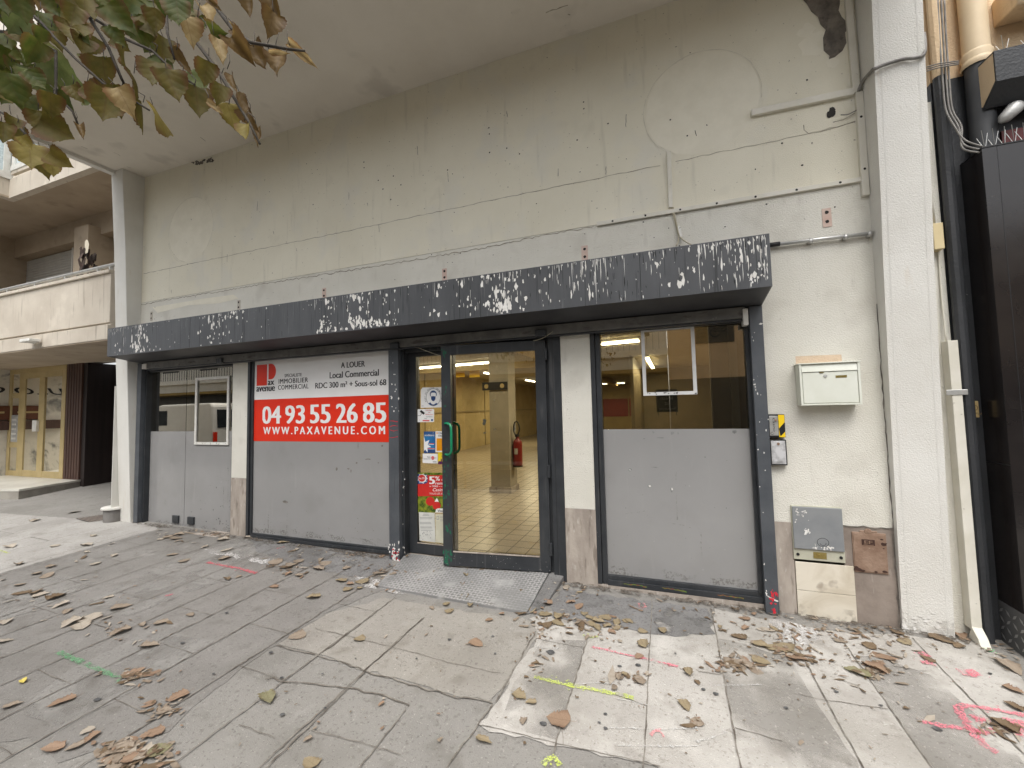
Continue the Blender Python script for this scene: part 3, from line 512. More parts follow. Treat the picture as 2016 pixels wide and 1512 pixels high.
m = MB(); m.box(-6.62, -5.1, -.12, .06, .02, P(340, 1037, 'y', .0).z-.01); m.build('door_sill', M_STONE, shop, bevel=.004)
m = MB(); m.box(-6.98, -4.77, .551, .5512, .06, 2.7); m.build('dark_backing', pmat('dim_room_backing', (.055, .05, .042), (.04, .036, .03), 3, .7), shop)  # dark sheet standing in for the dim room behind the left window
# ---- window behind the letting sign ----
w2 = MB(); w2.box(-4.768, -4.728, -.002, .09, .075, 2.17); w2.box(-4.724, -4.69, .012, .09, .075, 2.17); w2.box(-4.69, -2.684, -.004, .09, .062, .096); w2.box(-4.69, -2.684, .012, .085, .098, .118)
w2.m = 1; w2.box(-4.728, -4.724, .02, .09, .08, 2.17)
win2 = w2.build('window', [M_DARK, M_BLACK], shop, bevel=.003); win2['label'] = 'shop window wholly covered by grey film below the red letting sign'
m = MB(); m.box(-4.69, -2.684, .03, .045, .118, 2.17); m.m = 1
for px, py, w_, h_ in [(705, 878, .004, .03), (752, 878, .014, .014), (724, 904, .035, .006), (702, 911, .01, .012), (745, 911, .01, .008), (663, 924, .012, .018), (686, 923, .02, .006), (691, 927, .006, .02), (561, 988, .04, .022)]:
    m.blob(P(px, py, 'y', .0294), X, Z, w_, h_, 8)
for _ in range(30): m.blob((random.uniform(-4.6, -2.75), .0294, .13+abs(random.gauss(0, .18))), X, Z, .004, .005, 6)
m.build('window_film', [M_FILM, pmat('film_scuff', (.10, .09, .08), (.2, .18, .16), 30)], win2)
# ---- right window ----
w3 = MB(); w3.box(-.613, -.575, -.002, .09, .026, 2.2); w3.box(-.571, -.53, .012, .09, .026, 2.2); w3.box(-.53, .61, -.006, .09, .026, .070); w3.box(-.53, .61, .010, .09, .0705, .103); w3.box(.585, .612, .0, .09, .10, 2.2)
w3.box(-.53, .585, .02, .09, 2.15, 2.2); w3.m = 1; w3.box(-.575, -.571, .02, .09, .026, 2.2)
for x in (-.4, -.1, .3): w3.m = 2; w3.strip([(x, -.0067, .055), (x+.18, -.0067, .05)], .008, -Y, .005, .02)
win3 = w3.build('window', [M_DARK, M_BLACK, pmat('lime_overspray', (.12, .22, .04), (.25, .05, .05), 30)], shop, bevel=.003); win3['label'] = 'right hand shop window, clear above and filmed grey below'
m = MB(); m.box(-.53, .585, .04, .048, 1.3225, 2.16); m.build('pane', M_GLASS3, win3)
m = MB(); m.box(-.53, .585, .04, .048, .103, 1.322); m.m = 1
for px, py, w_, h_ in [(1268, 864, .02, .006), (1298, 862, .055, .006), (1286, 851, .012, .01), (1324, 853, .016, .014), (1335, 853, .005, .012), (1445, 850, .025, .016), (1240, 925, .02, .02), (1322, 965, .018, .03), (1278, 957, .025, .012), (1288, 920, .06, .004), (1388, 900, .008, .008), (1430, 1000, .008, .008), (1350, 1060, .006, .006), (1232, 1000, .006, .006)]:
    m.blob(P(px, py, 'y', .0393), X, Z, w_*.6, h_*.8, 9, .6)
m.m = 2; m.blob(P(1279, 957, 'y', .0389), X, Z, .012, .006, 7); m.blob(P(1323, 963, 'y', .0389), X, Z, .006, .012, 7); m.blob(P(1240, 925, 'y', .0389), X, Z, .008, .004, 7)
m.build('window_film', [M_FILM, pmat('film_graze', (.13, .13, .13), (.22, .22, .22), 30), M_CHIP], win3)
a, b = P(1261, 640, 'y', .02), P(1373, 776, 'y', .02); hung_frame(a.x, b.x, b.z, 2.165, .022, .027, win3, pmat('pale_aluminium', (.70, .70, .69), (.58, .58, .57), 6, .4))
# ---- door: fixed leaf and a leaf pushed slightly open ----
dr = MB(); dr.box(-2.56, -2.535, .0, .3, .03, 2.2); dr.box(-.99, -.88, -.004, .12, -.01, 2.2); dr.box(-1.03, -.99, .03, .12, .05, 2.2); dr.box(-2.535, -1.03, .07, .16, 2.145, 2.2); dr.box(-2.56, -.88, .02, .05, 2.12, 2.2)
dr.m = 1; dr.box(-.955, -.95, -.0045, .0, .0, 2.2)
for _ in range(10): dr.m = 2; dr.blob((random.gauss(-2.545, .01), -.0006, random.uniform(.1, 1.0)), X, Z, .004, .01, 6)
door = dr.build('door', [M_DARK, M_BLACK, M_WHITEP], shop, bevel=.003); door['label'] = 'dark framed double glass door with green pull handle'
LY = .10
m = MB(); m.box(-2.535, -2.44, LY-.02, LY+.03, .075, 2.14); m.box(-2.09, -2.0, LY-.02, LY+.03, .075, 2.14); m.box(-2.44, -2.09, LY-.02, LY+.03, .075, .175); m.box(-2.44, -2.09, LY-.02, LY+.03, 2.08, 2.14)
m.m = 1; m.box(-2.44, -2.09, LY-.024, LY-.018, .1752, .184)
for z in (.35, 1.05, 1.85): m.m = 0; m.tube([(-2.545, LY-.035, z), (-2.545, LY-.035, z+.12)], .014, 8)
m.build('fixed_leaf', [M_DARK, M_STONE], door, bevel=.002)
m = MB(); m.box(-2.44, -2.09, LY, LY+.006, .175, 2.08); m.build('pane', M_GLASS, door)
# the moving leaf, in its own frame: u along the leaf from the hinge, outward -n
HX, HY = -1.025, .045; ang = R(7.0); U = Vector((-math.cos(ang), -math.sin(ang), 0)); N = Vector((math.sin(ang), -math.cos(ang), 0)); Wd = 1.012
def LP(u, n, z): return Vector((HX, HY, 0)) + U*u + N*n + Vector((0, 0, z))
def lbox(m, u0, u1, n0, n1, z0, z1):
    return m.add([LP(u, n, z) for u in (u0, u1) for n in (n0, n1) for z in (z0, z1)], [(0, 1, 3, 2), (4, 6, 7, 5), (0, 4, 5, 1), (2, 3, 7, 6), (0, 2, 6, 4), (1, 5, 7, 3)])
m = MB(); zb, ztp = .072, 2.135
lbox(m, 0, .095, 0, .05, zb, ztp); lbox(m, Wd-.095, Wd, 0, .05, zb, ztp); lbox(m, .095, Wd-.095, 0, .05, zb, zb+.125); lbox(m, .095, Wd-.095, 0, .05, ztp-.09, ztp)
m.m = 1; lbox(m, .10, Wd-.10, .045, .056, zb+.1255, zb+.137)
m.m = 2
for u, z, a, n in [(Wd-.03, 2.06, .05, 16), (Wd-.05, .16, .05, 40), (Wd-.04, .10, .04, 16), (Wd-.045, .42, .04, 16), (Wd-.04, .78, .15, 26), (Wd-.05, 1.62, .2, 8), (Wd-.04, 1.0, .1, 14)]:
    for _ in range(int(n*.5)): uu = min(Wd-.004, max(Wd-.09, random.gauss(u, .018))); zz = max(zb+.01, random.gauss(z, a*.6)); m.blob(LP(uu, .0505+random.random()*.0008, zz), U, Z, random.uniform(.003, .010), random.uniform(.005, .02), 7)
m.m = 3
for _ in range(30): m.blob(LP(random.uniform(.01, Wd-.01), .0515, zb+random.uniform(.01, .12)), U, Z, .0018, .002, 5)
m.m = 0
for z in (.22, .90, 1.95): m.tube([LP(-.005, .058, z), LP(-.005, .058, z+.11)], .014, 8)
m.build('open_leaf', [M_DARK, M_STONE, M_GREENW, M_WHITEP], door, bevel=.002)
m = MB(); lbox(m, .095, Wd-.095, .02, .026, zb+.125, ztp-.09); m.build('pane', M_GLASS, door)
m = MB()
for sgn, n0 in ((1, .05), (-1, 0)):
    zt_, z0_ = P(886, 833, 'y', -.1).z, P(888, 894, 'y', -.1).z
    pth = []
    for z, s_ in ((zt_, -1), (z0_, 1)):
        q = [LP(Wd-.035, n0, z), LP(Wd-.05, n0+sgn*.03, z), LP(Wd-.085, n0+sgn*.055, z), LP(Wd-.112, n0+sgn*.07, z+s_*.012), LP(Wd-.125, n0+sgn*.078, z+s_*.035), LP(Wd-.128, n0+sgn*.08, z+s_*.07)]
        pth += q if s_ == -1 else q[::-1]
    m.tube(pth, .0125, 12)
m.build('handle', M_GREEN, door, smooth=True)
m = MB()
for pts in ([(949.5, 826), (955, 825), (957.5, 826.5), (957, 832), (954, 837), (950.5, 837), (949.5, 833), (952, 830)], [(972, 844), (974, 843), (977.5, 847), (973, 847)], [(951, 852), (957, 849.5), (957, 852), (953, 854.5)], [(1011.5, 848), (1013.5, 835), (1015, 835), (1014.5, 848)], [(971, 787), (976, 786.5), (973, 789.5)]): m.poly([P(x, y, 'y', .012) for x, y in pts][::-1])
m.build('paper_scrap', M_WHT, door, kind='stuff')
# stickers on the fixed leaf
SY = LY-.004
def sp(px, py, k=0): return P(px, py, 'y', SY-k*.0006)
BLUE = pmat('print_navy', (.02, .05, .15), (.03, .09, .24), 6, .35); LBLUE = pmat('print_blue', (.02, .12, .32), (.03, .2, .42), 9, .35); ORG = pmat('print_orange', (.80, .33, .01), (.72, .27, .01), 9, .35); YLW = pmat('print_yellow', (.82, .62, .02), rough=.35); PRP = pmat('print_purple', (.10, .02, .09), rough=.35); PGRN = pmat('print_leaves', (.04, .08, .01), (.26, .30, .03), 22, .35, rng=(.4, .6)); PGRY = pmat('print_grey', (.25, .25, .26), rough=.5); PRED = pmat('print_red', (.60, .03, .025), (.50, .025, .02), 6, .35); PAPER = pmat('old_paper', (.66, .66, .62), (.54, .54, .50), 5, .8); PAPER2 = pmat('yellowed_paper', (.66, .65, .52), (.56, .54, .42), 5, .8); PRINTM = [M_WHT, M_INK, BLUE, LBLUE, ORG, YLW, PRP, PGRN, PRED, PGRY, PAPER, PAPER2]
(W_, K_, B_, L_, O_, Y_, V_, GR_, RD_, G_, PA_, PB_) = range(12)
class ST(MB):
    def pq(s, mi, pts, k): s.m = mi; s.poly([sp(x, y, k) for x, y in pts][::-1]); return s
    def rect(s, mi, x0, y0, x1, y1, k): return s.pq(mi, [(x0, y0), (x1, y0), (x1, y1), (x0, y1)], k)
    def ell(s, mi, cx, cy, rx, ry, k, a0=0, a1=360, n=28): return s.pq(mi, [(cx+rx*math.cos(R(a0+(a1-a0)*i/n)), cy+ry*math.sin(R(a0+(a1-a0)*i/n))) for i in range(n)], k)
    def tx(s, mi, body, x0, y0, x1, y1, k, bold=0, space=1, shear=0):
        a, b, c = sp(x0, y1, k), sp(x1, y1, k), sp(x0, y0, k); s.m = mi
        return s.text(body, a, (b-a).normalized(), (c-a).normalized(), (b-a).length, (c-a).length, bold, space, None, shear)
    def done(s, label): o = s.build('sticker', PRINTM, door); o['label'] = label; return o
s = ST(); s.pq(W_, [(832, 763), (877, 762), (877, 801.5), (828.5, 803), (828.5, 767.5)], 0)
s.ell(K_, 853, 782, 14.4, 17.2, 1); s.ell(W_, 853, 782, 13.7, 16.5, 2)
s.pq(B_, [(843.5, 794.5), (847, 792), (850, 795.5), (853, 796.5), (856, 795.5), (858.5, 793), (862, 795), (858, 797.6), (853, 798.4), (848, 797.6)], 3)
s.ell(B_, 853, 776, 6.9, 7.3, 3); s.pq(W_, [(848, 781), (848, 775), (850, 773), (856, 773), (858.2, 775), (858.2, 781)], 4); s.pq(B_, [(846.3, 774), (847.8, 774), (847.8, 780), (846.6, 780)], 4); s.pq(B_, [(848.5, 780.5), (853, 779.8), (857.5, 780.5), (857.2, 786), (855, 789), (853, 789.9), (851, 789), (848.8, 786)], 5)
for i, ch in enumerate('PORT DU MASQUE OBLIGATOIRE'):
    if ch == ' ': continue
    a = R(-205+i*(230/25)); cx, cy = 853+16.2*math.cos(a), 782+18.6*math.sin(a); o_ = sp(cx, cy, 3); rad = Vector((math.cos(a), 0, -math.sin(a))); tan = Vector((-math.sin(a), 0, -math.cos(a)))
    s.m = K_; s.text(ch, o_-tan*.006-rad*.006, tan, rad, .010, .013, .01)
s.rect(G_, 830, 798.7, 834, 799.5, 3)
s.done('white mask notice')
s = ST(); s.pq(W_, [(823, 805.5), (853.5, 805), (854.5, 806.5), (854.5, 829.5), (853, 831), (822.5, 831), (822.2, 829), (822.2, 807)], 0)
s.pq(K_, [(829, 807), (836.5, 813), (834, 816.5), (826.5, 810.5)], 1); s.pq(K_, [(829.5, 813.5), (830.3, 814), (828, 818.7), (822.6, 818.7), (822.6, 818), (827.5, 818)], 1)
for t_, y, mi, x0, x1 in [('ETABLISSEMENT', 807, RD_, 838, 851), ('SOUS', 811, RD_, 843, 847.5), ('SURVEILLANCE', 815, RD_, 837.5, 852.5), ('VIDEO SURVEILLANCE', 819.5, G_, 838.5, 852), ('APPELEZ', 823, G_, 835, 841), ('A', 826, G_, 825, 827)]: s.tx(mi, t_, x0, y, x1, y+1.9, 1, .01)
s.rect(RD_, 832, 827, 845.5, 829.3, 1); s.rect(B_, 848.5, 825, 852.5, 829, 1); s.done('video surveillance notice')
s = ST(); s.rect(B_, 834.5, 849.5, 857, 892, 0); s.rect(L_, 834.6, 858, 856, 885, 1); s.tx(W_, 'sodexo', 836, 854.5, 855, 858.6, 2, .012); s.pq(W_, [(852, 852), (853.5, 851.2), (853, 853.2)], 2)
s.pq(W_, [(834.6, 859), (837.2, 870), (845.5, 866), (842, 875.5), (849, 880), (841.5, 881.5), (842, 891), (837, 885), (834.6, 888)], 2)
s.rect(W_, 843.5, 874, 854.5, 875.3, 2); s.rect(RD_, 845, 872.6, 855, 874, 3); s.rect(RD_, 842, 882.2, 856, 883.6, 2); s.rect(W_, 843, 883.6, 856, 884.3, 2); s.done('navy meal voucher sticker with white star')
s = ST(); s.rect(W_, 857.5, 849, 890, 890, 0); s.rect(O_, 859.5, 863, 888, 887.5, 1); s.tx(K_, 'Chéque', 863, 850.8, 878, 855.2, 1, .01); s.tx(K_, 'Déjeuner', 863, 856, 881.6, 860.4, 1, .01); s.rect(O_, 859.3, 851, 861.7, 854, 1); s.pq(W_, [(870, 869), (872, 866.5), (871.5, 870), (870.3, 870.5)], 2); s.pq(W_, [(874, 864.5), (877, 863.4), (890, 865), (880, 865.3)], 2); s.rect(G_, 877.3, 883, 880, 887, 2); s.done('orange meal cheque sticker')
s = ST(); s.pq(W_, [(832.3, 893), (861.5, 893.5), (861.5, 912.5), (832, 911.5)], 0); s.tx(K_, 'Ticket', 840.5, 898.4, 847.5, 901, 1, .012); s.tx(K_, 'Restaurant', 834, 902, 847.5, 904.2, 1, .012); s.ell(RD_, 852, 901.7, 3.3, 3.6, 1); s.tx(W_, 'edenred', 849.3, 900.8, 854.8, 902.5, 2); s.rect(K_, 855, 901.2, 859, 901.9, 1); s.rect(K_, 852, 908.8, 859.5, 910, 1); s.done('white meal ticket sticker with a red dot')
s = ST(); s.rect(Y_, 862.5, 890.5, 890, 914, 0); s.rect(V_, 862.5, 910, 890, 914, 1); s.tx(V_, 'CHEQUE', 867.5, 892, 878, 894, 1, .01); s.tx(V_, 'de', 871.5, 895, 874, 896.5, 1); s.tx(V_, 'TABLE', 868.5, 897, 878, 899.8, 1, .02); s.pq(W_, [(874, 908), (876, 902), (881, 900), (890, 899), (890, 910), (872, 910)], 1); s.pq(V_, [(863, 910), (863.5, 907.5), (867.5, 908.5), (868, 903), (869.5, 903), (870, 909), (873, 907.3), (876, 910)], 2); s.done('yellow table cheque sticker')
s = ST(); s.rect(GR_, 822.5, 930.5, 890, 1009, 0); s.rect(RD_, 822.5, 935.5, 890, 977, 1); s.pq(B_, [(822.5, 933), (841, 935), (842, 949), (838, 952), (822.5, 953)], 2)
s.ell(W_, 831.5, 942, 8.6, 8.2, 3); s.ell(RD_, 830.5, 941.5, 7, 7, 4); s.tx(W_, 'les 5%', 825.5, 939.5, 836, 943.5, 5, .01)
for a in range(0, 360, 40): s.ell(W_, 831.5+9.8*math.cos(R(a)), 942+9.3*math.sin(R(a)), .9, .9, 3, n=8)
s.tx(W_, '5', 845.3, 938, 855.3, 953, 2, .05); s.tx(W_, '%', 857, 937.7, 865.8, 946.5, 2, .02); s.tx(W_, 'de', 869, 941.5, 877.4, 946.6, 2); s.tx(W_, 'remise', 857, 949, 882.2, 954, 2, .025); s.tx(W_, 'sur', 845.5, 956.5, 849.5, 958.4, 2); s.tx(W_, 'TOUS', 851, 955.5, 862, 959, 2, .02); s.tx(W_, 'les produits', 863.5, 956.8, 880.5, 958.8, 2); s.tx(W_, 'Casino', 852, 961, 876, 967.3, 2, .012, 1, .25); s.tx(W_, 'TOUS LES JOURS', 845.3, 970, 882.5, 974.6, 2)
s.ell(RD_, 847, 987, 8.6, 8.8, 2); s.pq(RD_, [(845.5, 995), (847.5, 996.5), (849, 995)], 2); s.ell(RD_, 859.5, 995.5, 8, 8, 4); s.pq(W_, [(855.5, 988), (860, 980), (864, 988)], 3); s.pq(RD_, [(857, 1003), (859.5, 1004.5), (861.5, 1003)], 4)
s.pq(W_, [(857, 1009), (858.5, 1002.5), (862, 1000.8), (890, 1001.5), (890, 1009)], 5); s.tx(K_, 'Vival', 861.5, 1003.4, 874, 1008, 6, .03); s.rect(RD_, 875, 1004.5, 882, 1006.2, 6); s.done('red discount poster above two red balloons')
s = ST(); s.pq(PA_, [(824.5, 1008), (855.5, 1010), (857.5, 1068), (826, 1064)], 1)
for i, (y, x0, x1) in enumerate([(1012, 833, 844), (1014.5, 832, 845), (1018.5, 826.5, 851), (1021, 827, 850), (1028, 826.5, 848), (1030.5, 827, 849), (1037, 827, 850), (1039, 828, 851), (1043.5, 829, 853)]): s.rect(G_, x0, y, x1, y+.8, 2)
for _ in range(16): s.m = G_; s.blob(sp(random.gauss(841, 6), random.gauss(1052, 4), 2), X, Z, .004, .006, 6)
s.done('crumpled white printed page')
s = ST(); s.pq(PB_, [(857.5, 1012), (890, 1013), (890, 1072), (858, 1067.5)], 0); s.rect(G_, 859.5, 1016, 864, 1023, 1); s.rect(PB_, 860.2, 1017, 863.3, 1022, 2)
for y in (1017, 1019, 1022, 1025): s.rect(G_, 866.5, y, 881.5, y+.7, 1)
s.rect(K_, 875.5, 1061, 884, 1062, 1)
s.done('yellowed blank page')
# metal ramp at the door
st = thing('door_ramp', (-1.7, -.3, .02), 'worn diamond plate ramp on the paving before the glass door', 'ramp')
q = [Vector((-2.56, .06, .070)), Vector((-.93, .06, .070)), Vector(lift(Gr(1037, 1211), .018)), Vector(lift(Gr(742, 1157), .016))]
q[1] = q[0].lerp(q[1], .93)
dn = (q[1]-q[0]).cross(q[3]-q[0]).normalized(); dn = dn if dn.z > 0 else -dn
m = MB(); low = [Vector((p.x, p.y, gz(p.x, p.y)-.05)) for p in q]
Bq = lambda u, v: q[0].lerp(q[1], u).lerp(q[3].lerp(q[2], u), v)
m.add([Bq(i/12, k/6) for k in range(7) for i in range(13)], [(k*13+i, k*13+i+1, k*13+i+14, k*13+i+13) for k in range(6) for i in range(12)])
for i0, i1 in ((0, 3), (3, 2), (2, 1)): m.quad(q[i0], q[i1], low[i1], low[i0])
m.m = 1; e1 = (q[1]-q[0]).normalized(); e2 = dn.cross(e1)
for i in range(50):
    for jx in range(21):
        u = (i+.5)/50; v = (jx+.5)/21; c = q[0].lerp(q[1], u).lerp(q[3].lerp(q[2], u), v) + dn*.0022
        for sg in (0,):
            a = R(45 if (i+jx) % 2 else -45); d1 = e1*math.cos(a)+e2*math.sin(a); d2 = dn.cross(d1)
            L_o, W_o = .0175, .0085; m.add([c+d1*L_o, c+d1*L_o*.5+d2*W_o, c-d1*L_o*.5+d2*W_o, c-d1*L_o, c-d1*L_o*.5-d2*W_o, c+d1*L_o*.5-d2*W_o], [(0, 1, 2, 3, 4, 5)])
M_PLATE = pmat('worn_plate', (.17, .17, .165), (.26, .255, .25), 1.6, .6, .15, 60, rng=(.35, .62), speck=[((.55, .54, .52), 4, .58, .1, .6), ((.12, .11, .10), 12, .62, .08, .5)])
M_STUD = pmat('plate_stud', (.25, .25, .245), (.42, .41, .40), 2.2, .5, metal=.1, rng=(.38, .6))
m.build('tread_plate', [M_PLATE, M_STUD], st)
m = MB(); a_, b_ = q[1], q[2]; r2 = Vector((-.905, .03, .06)); r3 = Vector(lift(Gr(1072, 1196), .012)); lo = [Vector((p.x, p.y, gz(p.x, p.y)-.05)) for p in (b_, r3, r2, a_)]
m.hexa(lo, [b_+Vector((0.004, 0, -.003)), r3, r2, a_+Vector((.004, 0, -.003))]); m.build('mortar_edge', M_PGREY, st, bevel=.006)
m = MB(); m.box(-2.56, -.93, .06, .3, -.1, .066); m.build('threshold', M_STONE, shop)

# splash dirt and scuffs along the feet of the grey films
M_SPL = worn(pmat('film_splash', (.15, .125, .10), (.23, .21, .18), 20, .9), ((60, .46), (6, .42)), .38)
for x0_, x1_, y_, z_, par in ((-6.72, xm-.01, GY-.0009, .05, win1), (xm+.01, -5.06, GY-.0013, .05, win1), (-4.685, -2.69, .0288, .12, win2), (-.525, .58, .0388, .105, win3)):
    m = MB(); m.strip([(x0_, y_, z_+.035), (x1_, y_, z_+.035)], .07, -Y, .012, .05)
    for _ in range(60): m.blob((random.uniform(x0_, x1_), y_-random.random()*.0003, z_+abs(random.gauss(.02, .14))), X, Z, random.uniform(.001, .004), random.uniform(.002, .006), 6)
    for _ in range(2): xx = random.uniform(x0_, x1_); zz = random.uniform(.3, 1.1); m.strip([(xx, y_-.0004, zz), (xx+random.uniform(-.01, .01), y_-.0004, zz-random.uniform(.15, .45))], random.uniform(.006, .016), -Y, .003, .04)
    for _ in range(4): xx = random.uniform(x0_+.1, x1_-.2); zz = random.uniform(.3, 1.0); m.strip([(xx, y_-.0004, zz), (xx+random.uniform(.05, .2), y_-.0004, zz+random.uniform(-.05, .05))], .005, -Y, .002, .03)
    m.build('splash_dirt', M_SPL, par)
# ---------------- the letting sign ----------------
sg = thing('letting_sign', (-3.7, .02, 1.2), 'white and red letting sign with large phone number covering the window', 'sign')
YS = .0285
def SP(x, y, k=0): return P(480+x/6.503, 680+y/6.503, 'y', YS-.0006*k)
tl, br_ = SP(145, 190), SP(1862, 1222); x0, x1 = -4.688, -2.684; zb = 1.198; zr = 1.694; zt = 2.166
m = MB(); m.box(x0, x1, YS, YS+.0012, zr, zt); m.m = 1; m.box(x0, x1, YS, YS+.0012, zb, zr-.0005); m.build('sign_panel', [M_WHT, M_RED], sg)
m = MB()
def stx(mi, body, xa, xb, xm, ya, yb, bold=0, space=1, clip=False, zoff=0):
    m.m = mi; a = SP(xa, (ya+yb)/2); b = SP(xb, (ya+yb)/2); zt_, zb_ = SP(xm, ya).z, SP(xm, yb).z
    m.text(body, (a.x, YS-.0008, zb_), X, Z, b.x-a.x, zt_-zb_, bold, space, (x1-a.x-.002) if clip else None)
stx(0, 'A LOUER', 1245, 1550, 1398, 207, 281, .022); stx(0, 'Local Commercial', 1100, 1728, 1414, 322, 405, .022); stx(0, 'RDC 300 m² + Sous-sol 68 m²', 915, 1948, 1390, 455, 530, .022, 1, True)
stx(0, 'SPECIALISTE', 523, 742, 632, 360, 402, .015); stx(0, 'IMMOBILIER', 447, 822, 635, 420, 482, .02, 1.15); stx(0, 'COMMERCIAL', 440, 828, 634, 500, 560, .02, 1.15)
stx(0, 'ax', 308, 388, 348, 452, 508, .05); stx(0, 'avenue', 163, 397, 280, 528, 588, .05)
for t_, a, b in [('04', 240, 470), ('93', 533, 775), ('55', 850, 1103), ('26', 1183, 1450), ('85', 1528, 1815)]:
    c = (a+b)/2; stx(1, t_, a, b, c, 780-(c-290)*.0356, 1005-(c-290)*.0116, .03)
stx(1, 'WWW.PAXAVENUE.COM', 250, 1805, 1000, 1038, 1138, .03, 1.5)
m.m = 2; a, b = SP(168, 252), SP(297, 512); m.poly([(a.x, YS-.0008, b.z), (b.x, YS-.0008, b.z), (b.x, YS-.0008, a.z), (a.x, YS-.0008, a.z)])
a, b = SP(318, 238), SP(412, 430); h = (a.z-b.z)/2
m.poly([(a.x, YS-.0008, b.z), (a.x+.04, YS-.0008, b.z)] + [(a.x+.04+(b.x-a.x-.04)*math.cos(R(t)), YS-.0008, (a.z+b.z)/2+h*math.sin(R(t))) for t in range(-80, 81, 10)] + [(a.x+.04, YS-.0008, a.z), (a.x, YS-.0008, a.z)])
m.build('lettering', [M_INK, M_WHT, M_RED], sg)
# ---------------- things on the wall ----------------
def trunk(a, b, hw, dep, label, name='cable_trunking', mat=None, holes=0):
    a, b = Vector(a), Vector(b); d = (b-a).normalized(); s = d.cross(Y).normalized()*hw; m = MB(); f = Vector((0, -dep, 0)); k = Vector((0, .002, 0))
    m.hexa([a-s+k, a-s+f, b-s+f, b-s+k], [a+s+k, a+s+f, b+s+f, b+s+k])
    if holes:
        m.m = 1
        for i in range(holes): c = a.lerp(b, (i+.5)/holes); m.blob((c.x, -dep-.0006, c.z), X, Z, .009, .009, 8, .1)
    return m.build(name, [mat or M_TRUNK, M_HOLE], None, bevel=.003, **T(label, 'cable trunking'))
trunk((.71, 0, 3.79), (1.37, 0, 3.772), .026, .03, 'short sloping white cable trunking beside the hole in the upper wall')
trunk((.099, 0, 3.63), (.093, 0, 3.15), .017, .02, 'short vertical white trunking with wires trailing to the canopy')
trunk((-.515, 0, 3.117), (1.385, 0, 3.112), .017, .022, 'long horizontal white trunking rail above the canopy end', holes=7)
trunk((1.399, 0, 3.76), (1.395, 0, 2.985), .022, .03, 'vertical white trunking in the corner below the cable junction', holes=2)
trunk((1.372, 0, 4.93), (1.385, 0, 3.76), .022, .025, 'vertical white trunking beside the fallen plaster patch')
def smooth(p, k=5):
    p = [Vector(q) for q in p]
    if len(p) < 3: return p
    out = []
    for i in range(len(p)-1):
        a, b, c, d = p[max(i-1, 0)], p[i], p[i+1], p[min(i+2, len(p)-1)]
        for j_ in range(k):
            t = j_/k; out.append(.5*((2*b)+(c-a)*t+(2*a-5*b+4*c-d)*t*t+(3*b-a-3*c+d)*t**3))
    return out+[p[-1]]
def cable(pts, r, label, mat=None, name='cable', cat='cable', n=6):
    m = MB()
    for p in (pts if isinstance(pts[0], list) else [pts]): m.tube(smooth(p), r, n)
    return m.build(name, mat or M_BLK, None, smooth=True, **T(label, cat))
M_GCAB = pmat('grey_cable', (.16, .15, .14), (.25, .24, .22), 20, .6); M_WCAB = pmat('cream_wire', (.42, .38, .28), rough=.6)
cable([[P(1322, 408, 'y', -.012), P(1327, 430, 'y', -.02), P(1336, 468, 'y', -.03), P(1331, 484, 'y', -.05)], [P(1325, 408, 'y', -.012), P(1332, 440, 'y', -.03), P(1340, 468, 'y', -.04), P(1365, 484, 'y', -.06)]], .005, 'thin bare wires dropping from the short trunking onto the canopy', M_WCAB, 'loose_wire', 'wire')
m = MB(); a, b = P(1336, 446, 'y', -.025), P(1340, 468, 'y', -.03); m.hexa([a+Vector((-.012, -.01, 0)), a+Vector((.012, -.01, 0)), a+Vector((.012, .01, 0)), a+Vector((-.012, .01, 0))], [b+Vector((-.012, -.01, 0)), b+Vector((.012, -.01, 0)), b+Vector((.012, .01, 0)), b+Vector((-.012, .01, 0))]); m.build('wire_connector', M_WHITEP, None, **T('small white wire connector hanging just above the canopy', 'connector'))
cable([P(1690, 180, 'y', -.03), P(1700, 158, 'y', -.07), Vector((1.405, -.22, P(1720, 137, 'y', -.22).z)), P(1724, 135, 'y', -.245), P(1740, 128, 'y', -.24), P(1775, 117, 'y', -.23), P(1818, 108, 'y', -.225), Vector((1.74, -.12, 4.0)), Vector((1.80, 0, 3.98))], .011, 'black cable bundle bending round the right hand pillar', M_GCAB, 'cable_bundle')
cable([P(1688, 216, 'y', -.02), P(1670, 225, 'y', -.03), P(1655, 226, 'y', -.03)], .004, 'stub of grey wire hanging beside the hole in the wall', M_GCAB, 'loose_wire', 'wire')
m = MB(); a, b = P(1520, 482, 'y', -.03), P(1716, 459, 'y', -.03); m.tube([a, b], .014, 8)
for k in (.4, .75, .98): c = a.lerp(b, k); m.box(c.x-.012, c.x+.012, -.045, 0, c.z-.022, c.z+.012)
m.m = 1; m.tube([a-X*.03, a+X*.05], .018, 8); m.build('conduit_pipe', [M_ALU, M_BLK], None, smooth=True, **T('thin grey conduit pipe from the canopy end to the pillar', 'pipe'))
cable([P(786, 671, 'y', -.06), P(815, 681, 'y', -.055), P(850, 695, 'y', -.05), P(882, 705, 'y', -.06)], .003, 'thin pale string sagging across the top of the door', M_WCAB, 'string', 'string')
cable([P(1050, 671, 'y', -.06), P(1068, 666, 'y', -.07), P(1088, 653, 'y', -.08)], .003, 'short pale string at the top right of the door', M_WCAB, 'string', 'string')
mb = thing('letter_box', (1.08, 0, 1.49), 'ivory metal letter box hung on the wall right of the window', 'letter box')
bx0, bx1, bz0, bz1 = .90, 1.258, 1.493, 1.788
m = MB(); m.box(bx0, bx1, -.10, -.002, bz0, bz1); m.build('body', M_MAILS, mb, bevel=.004)
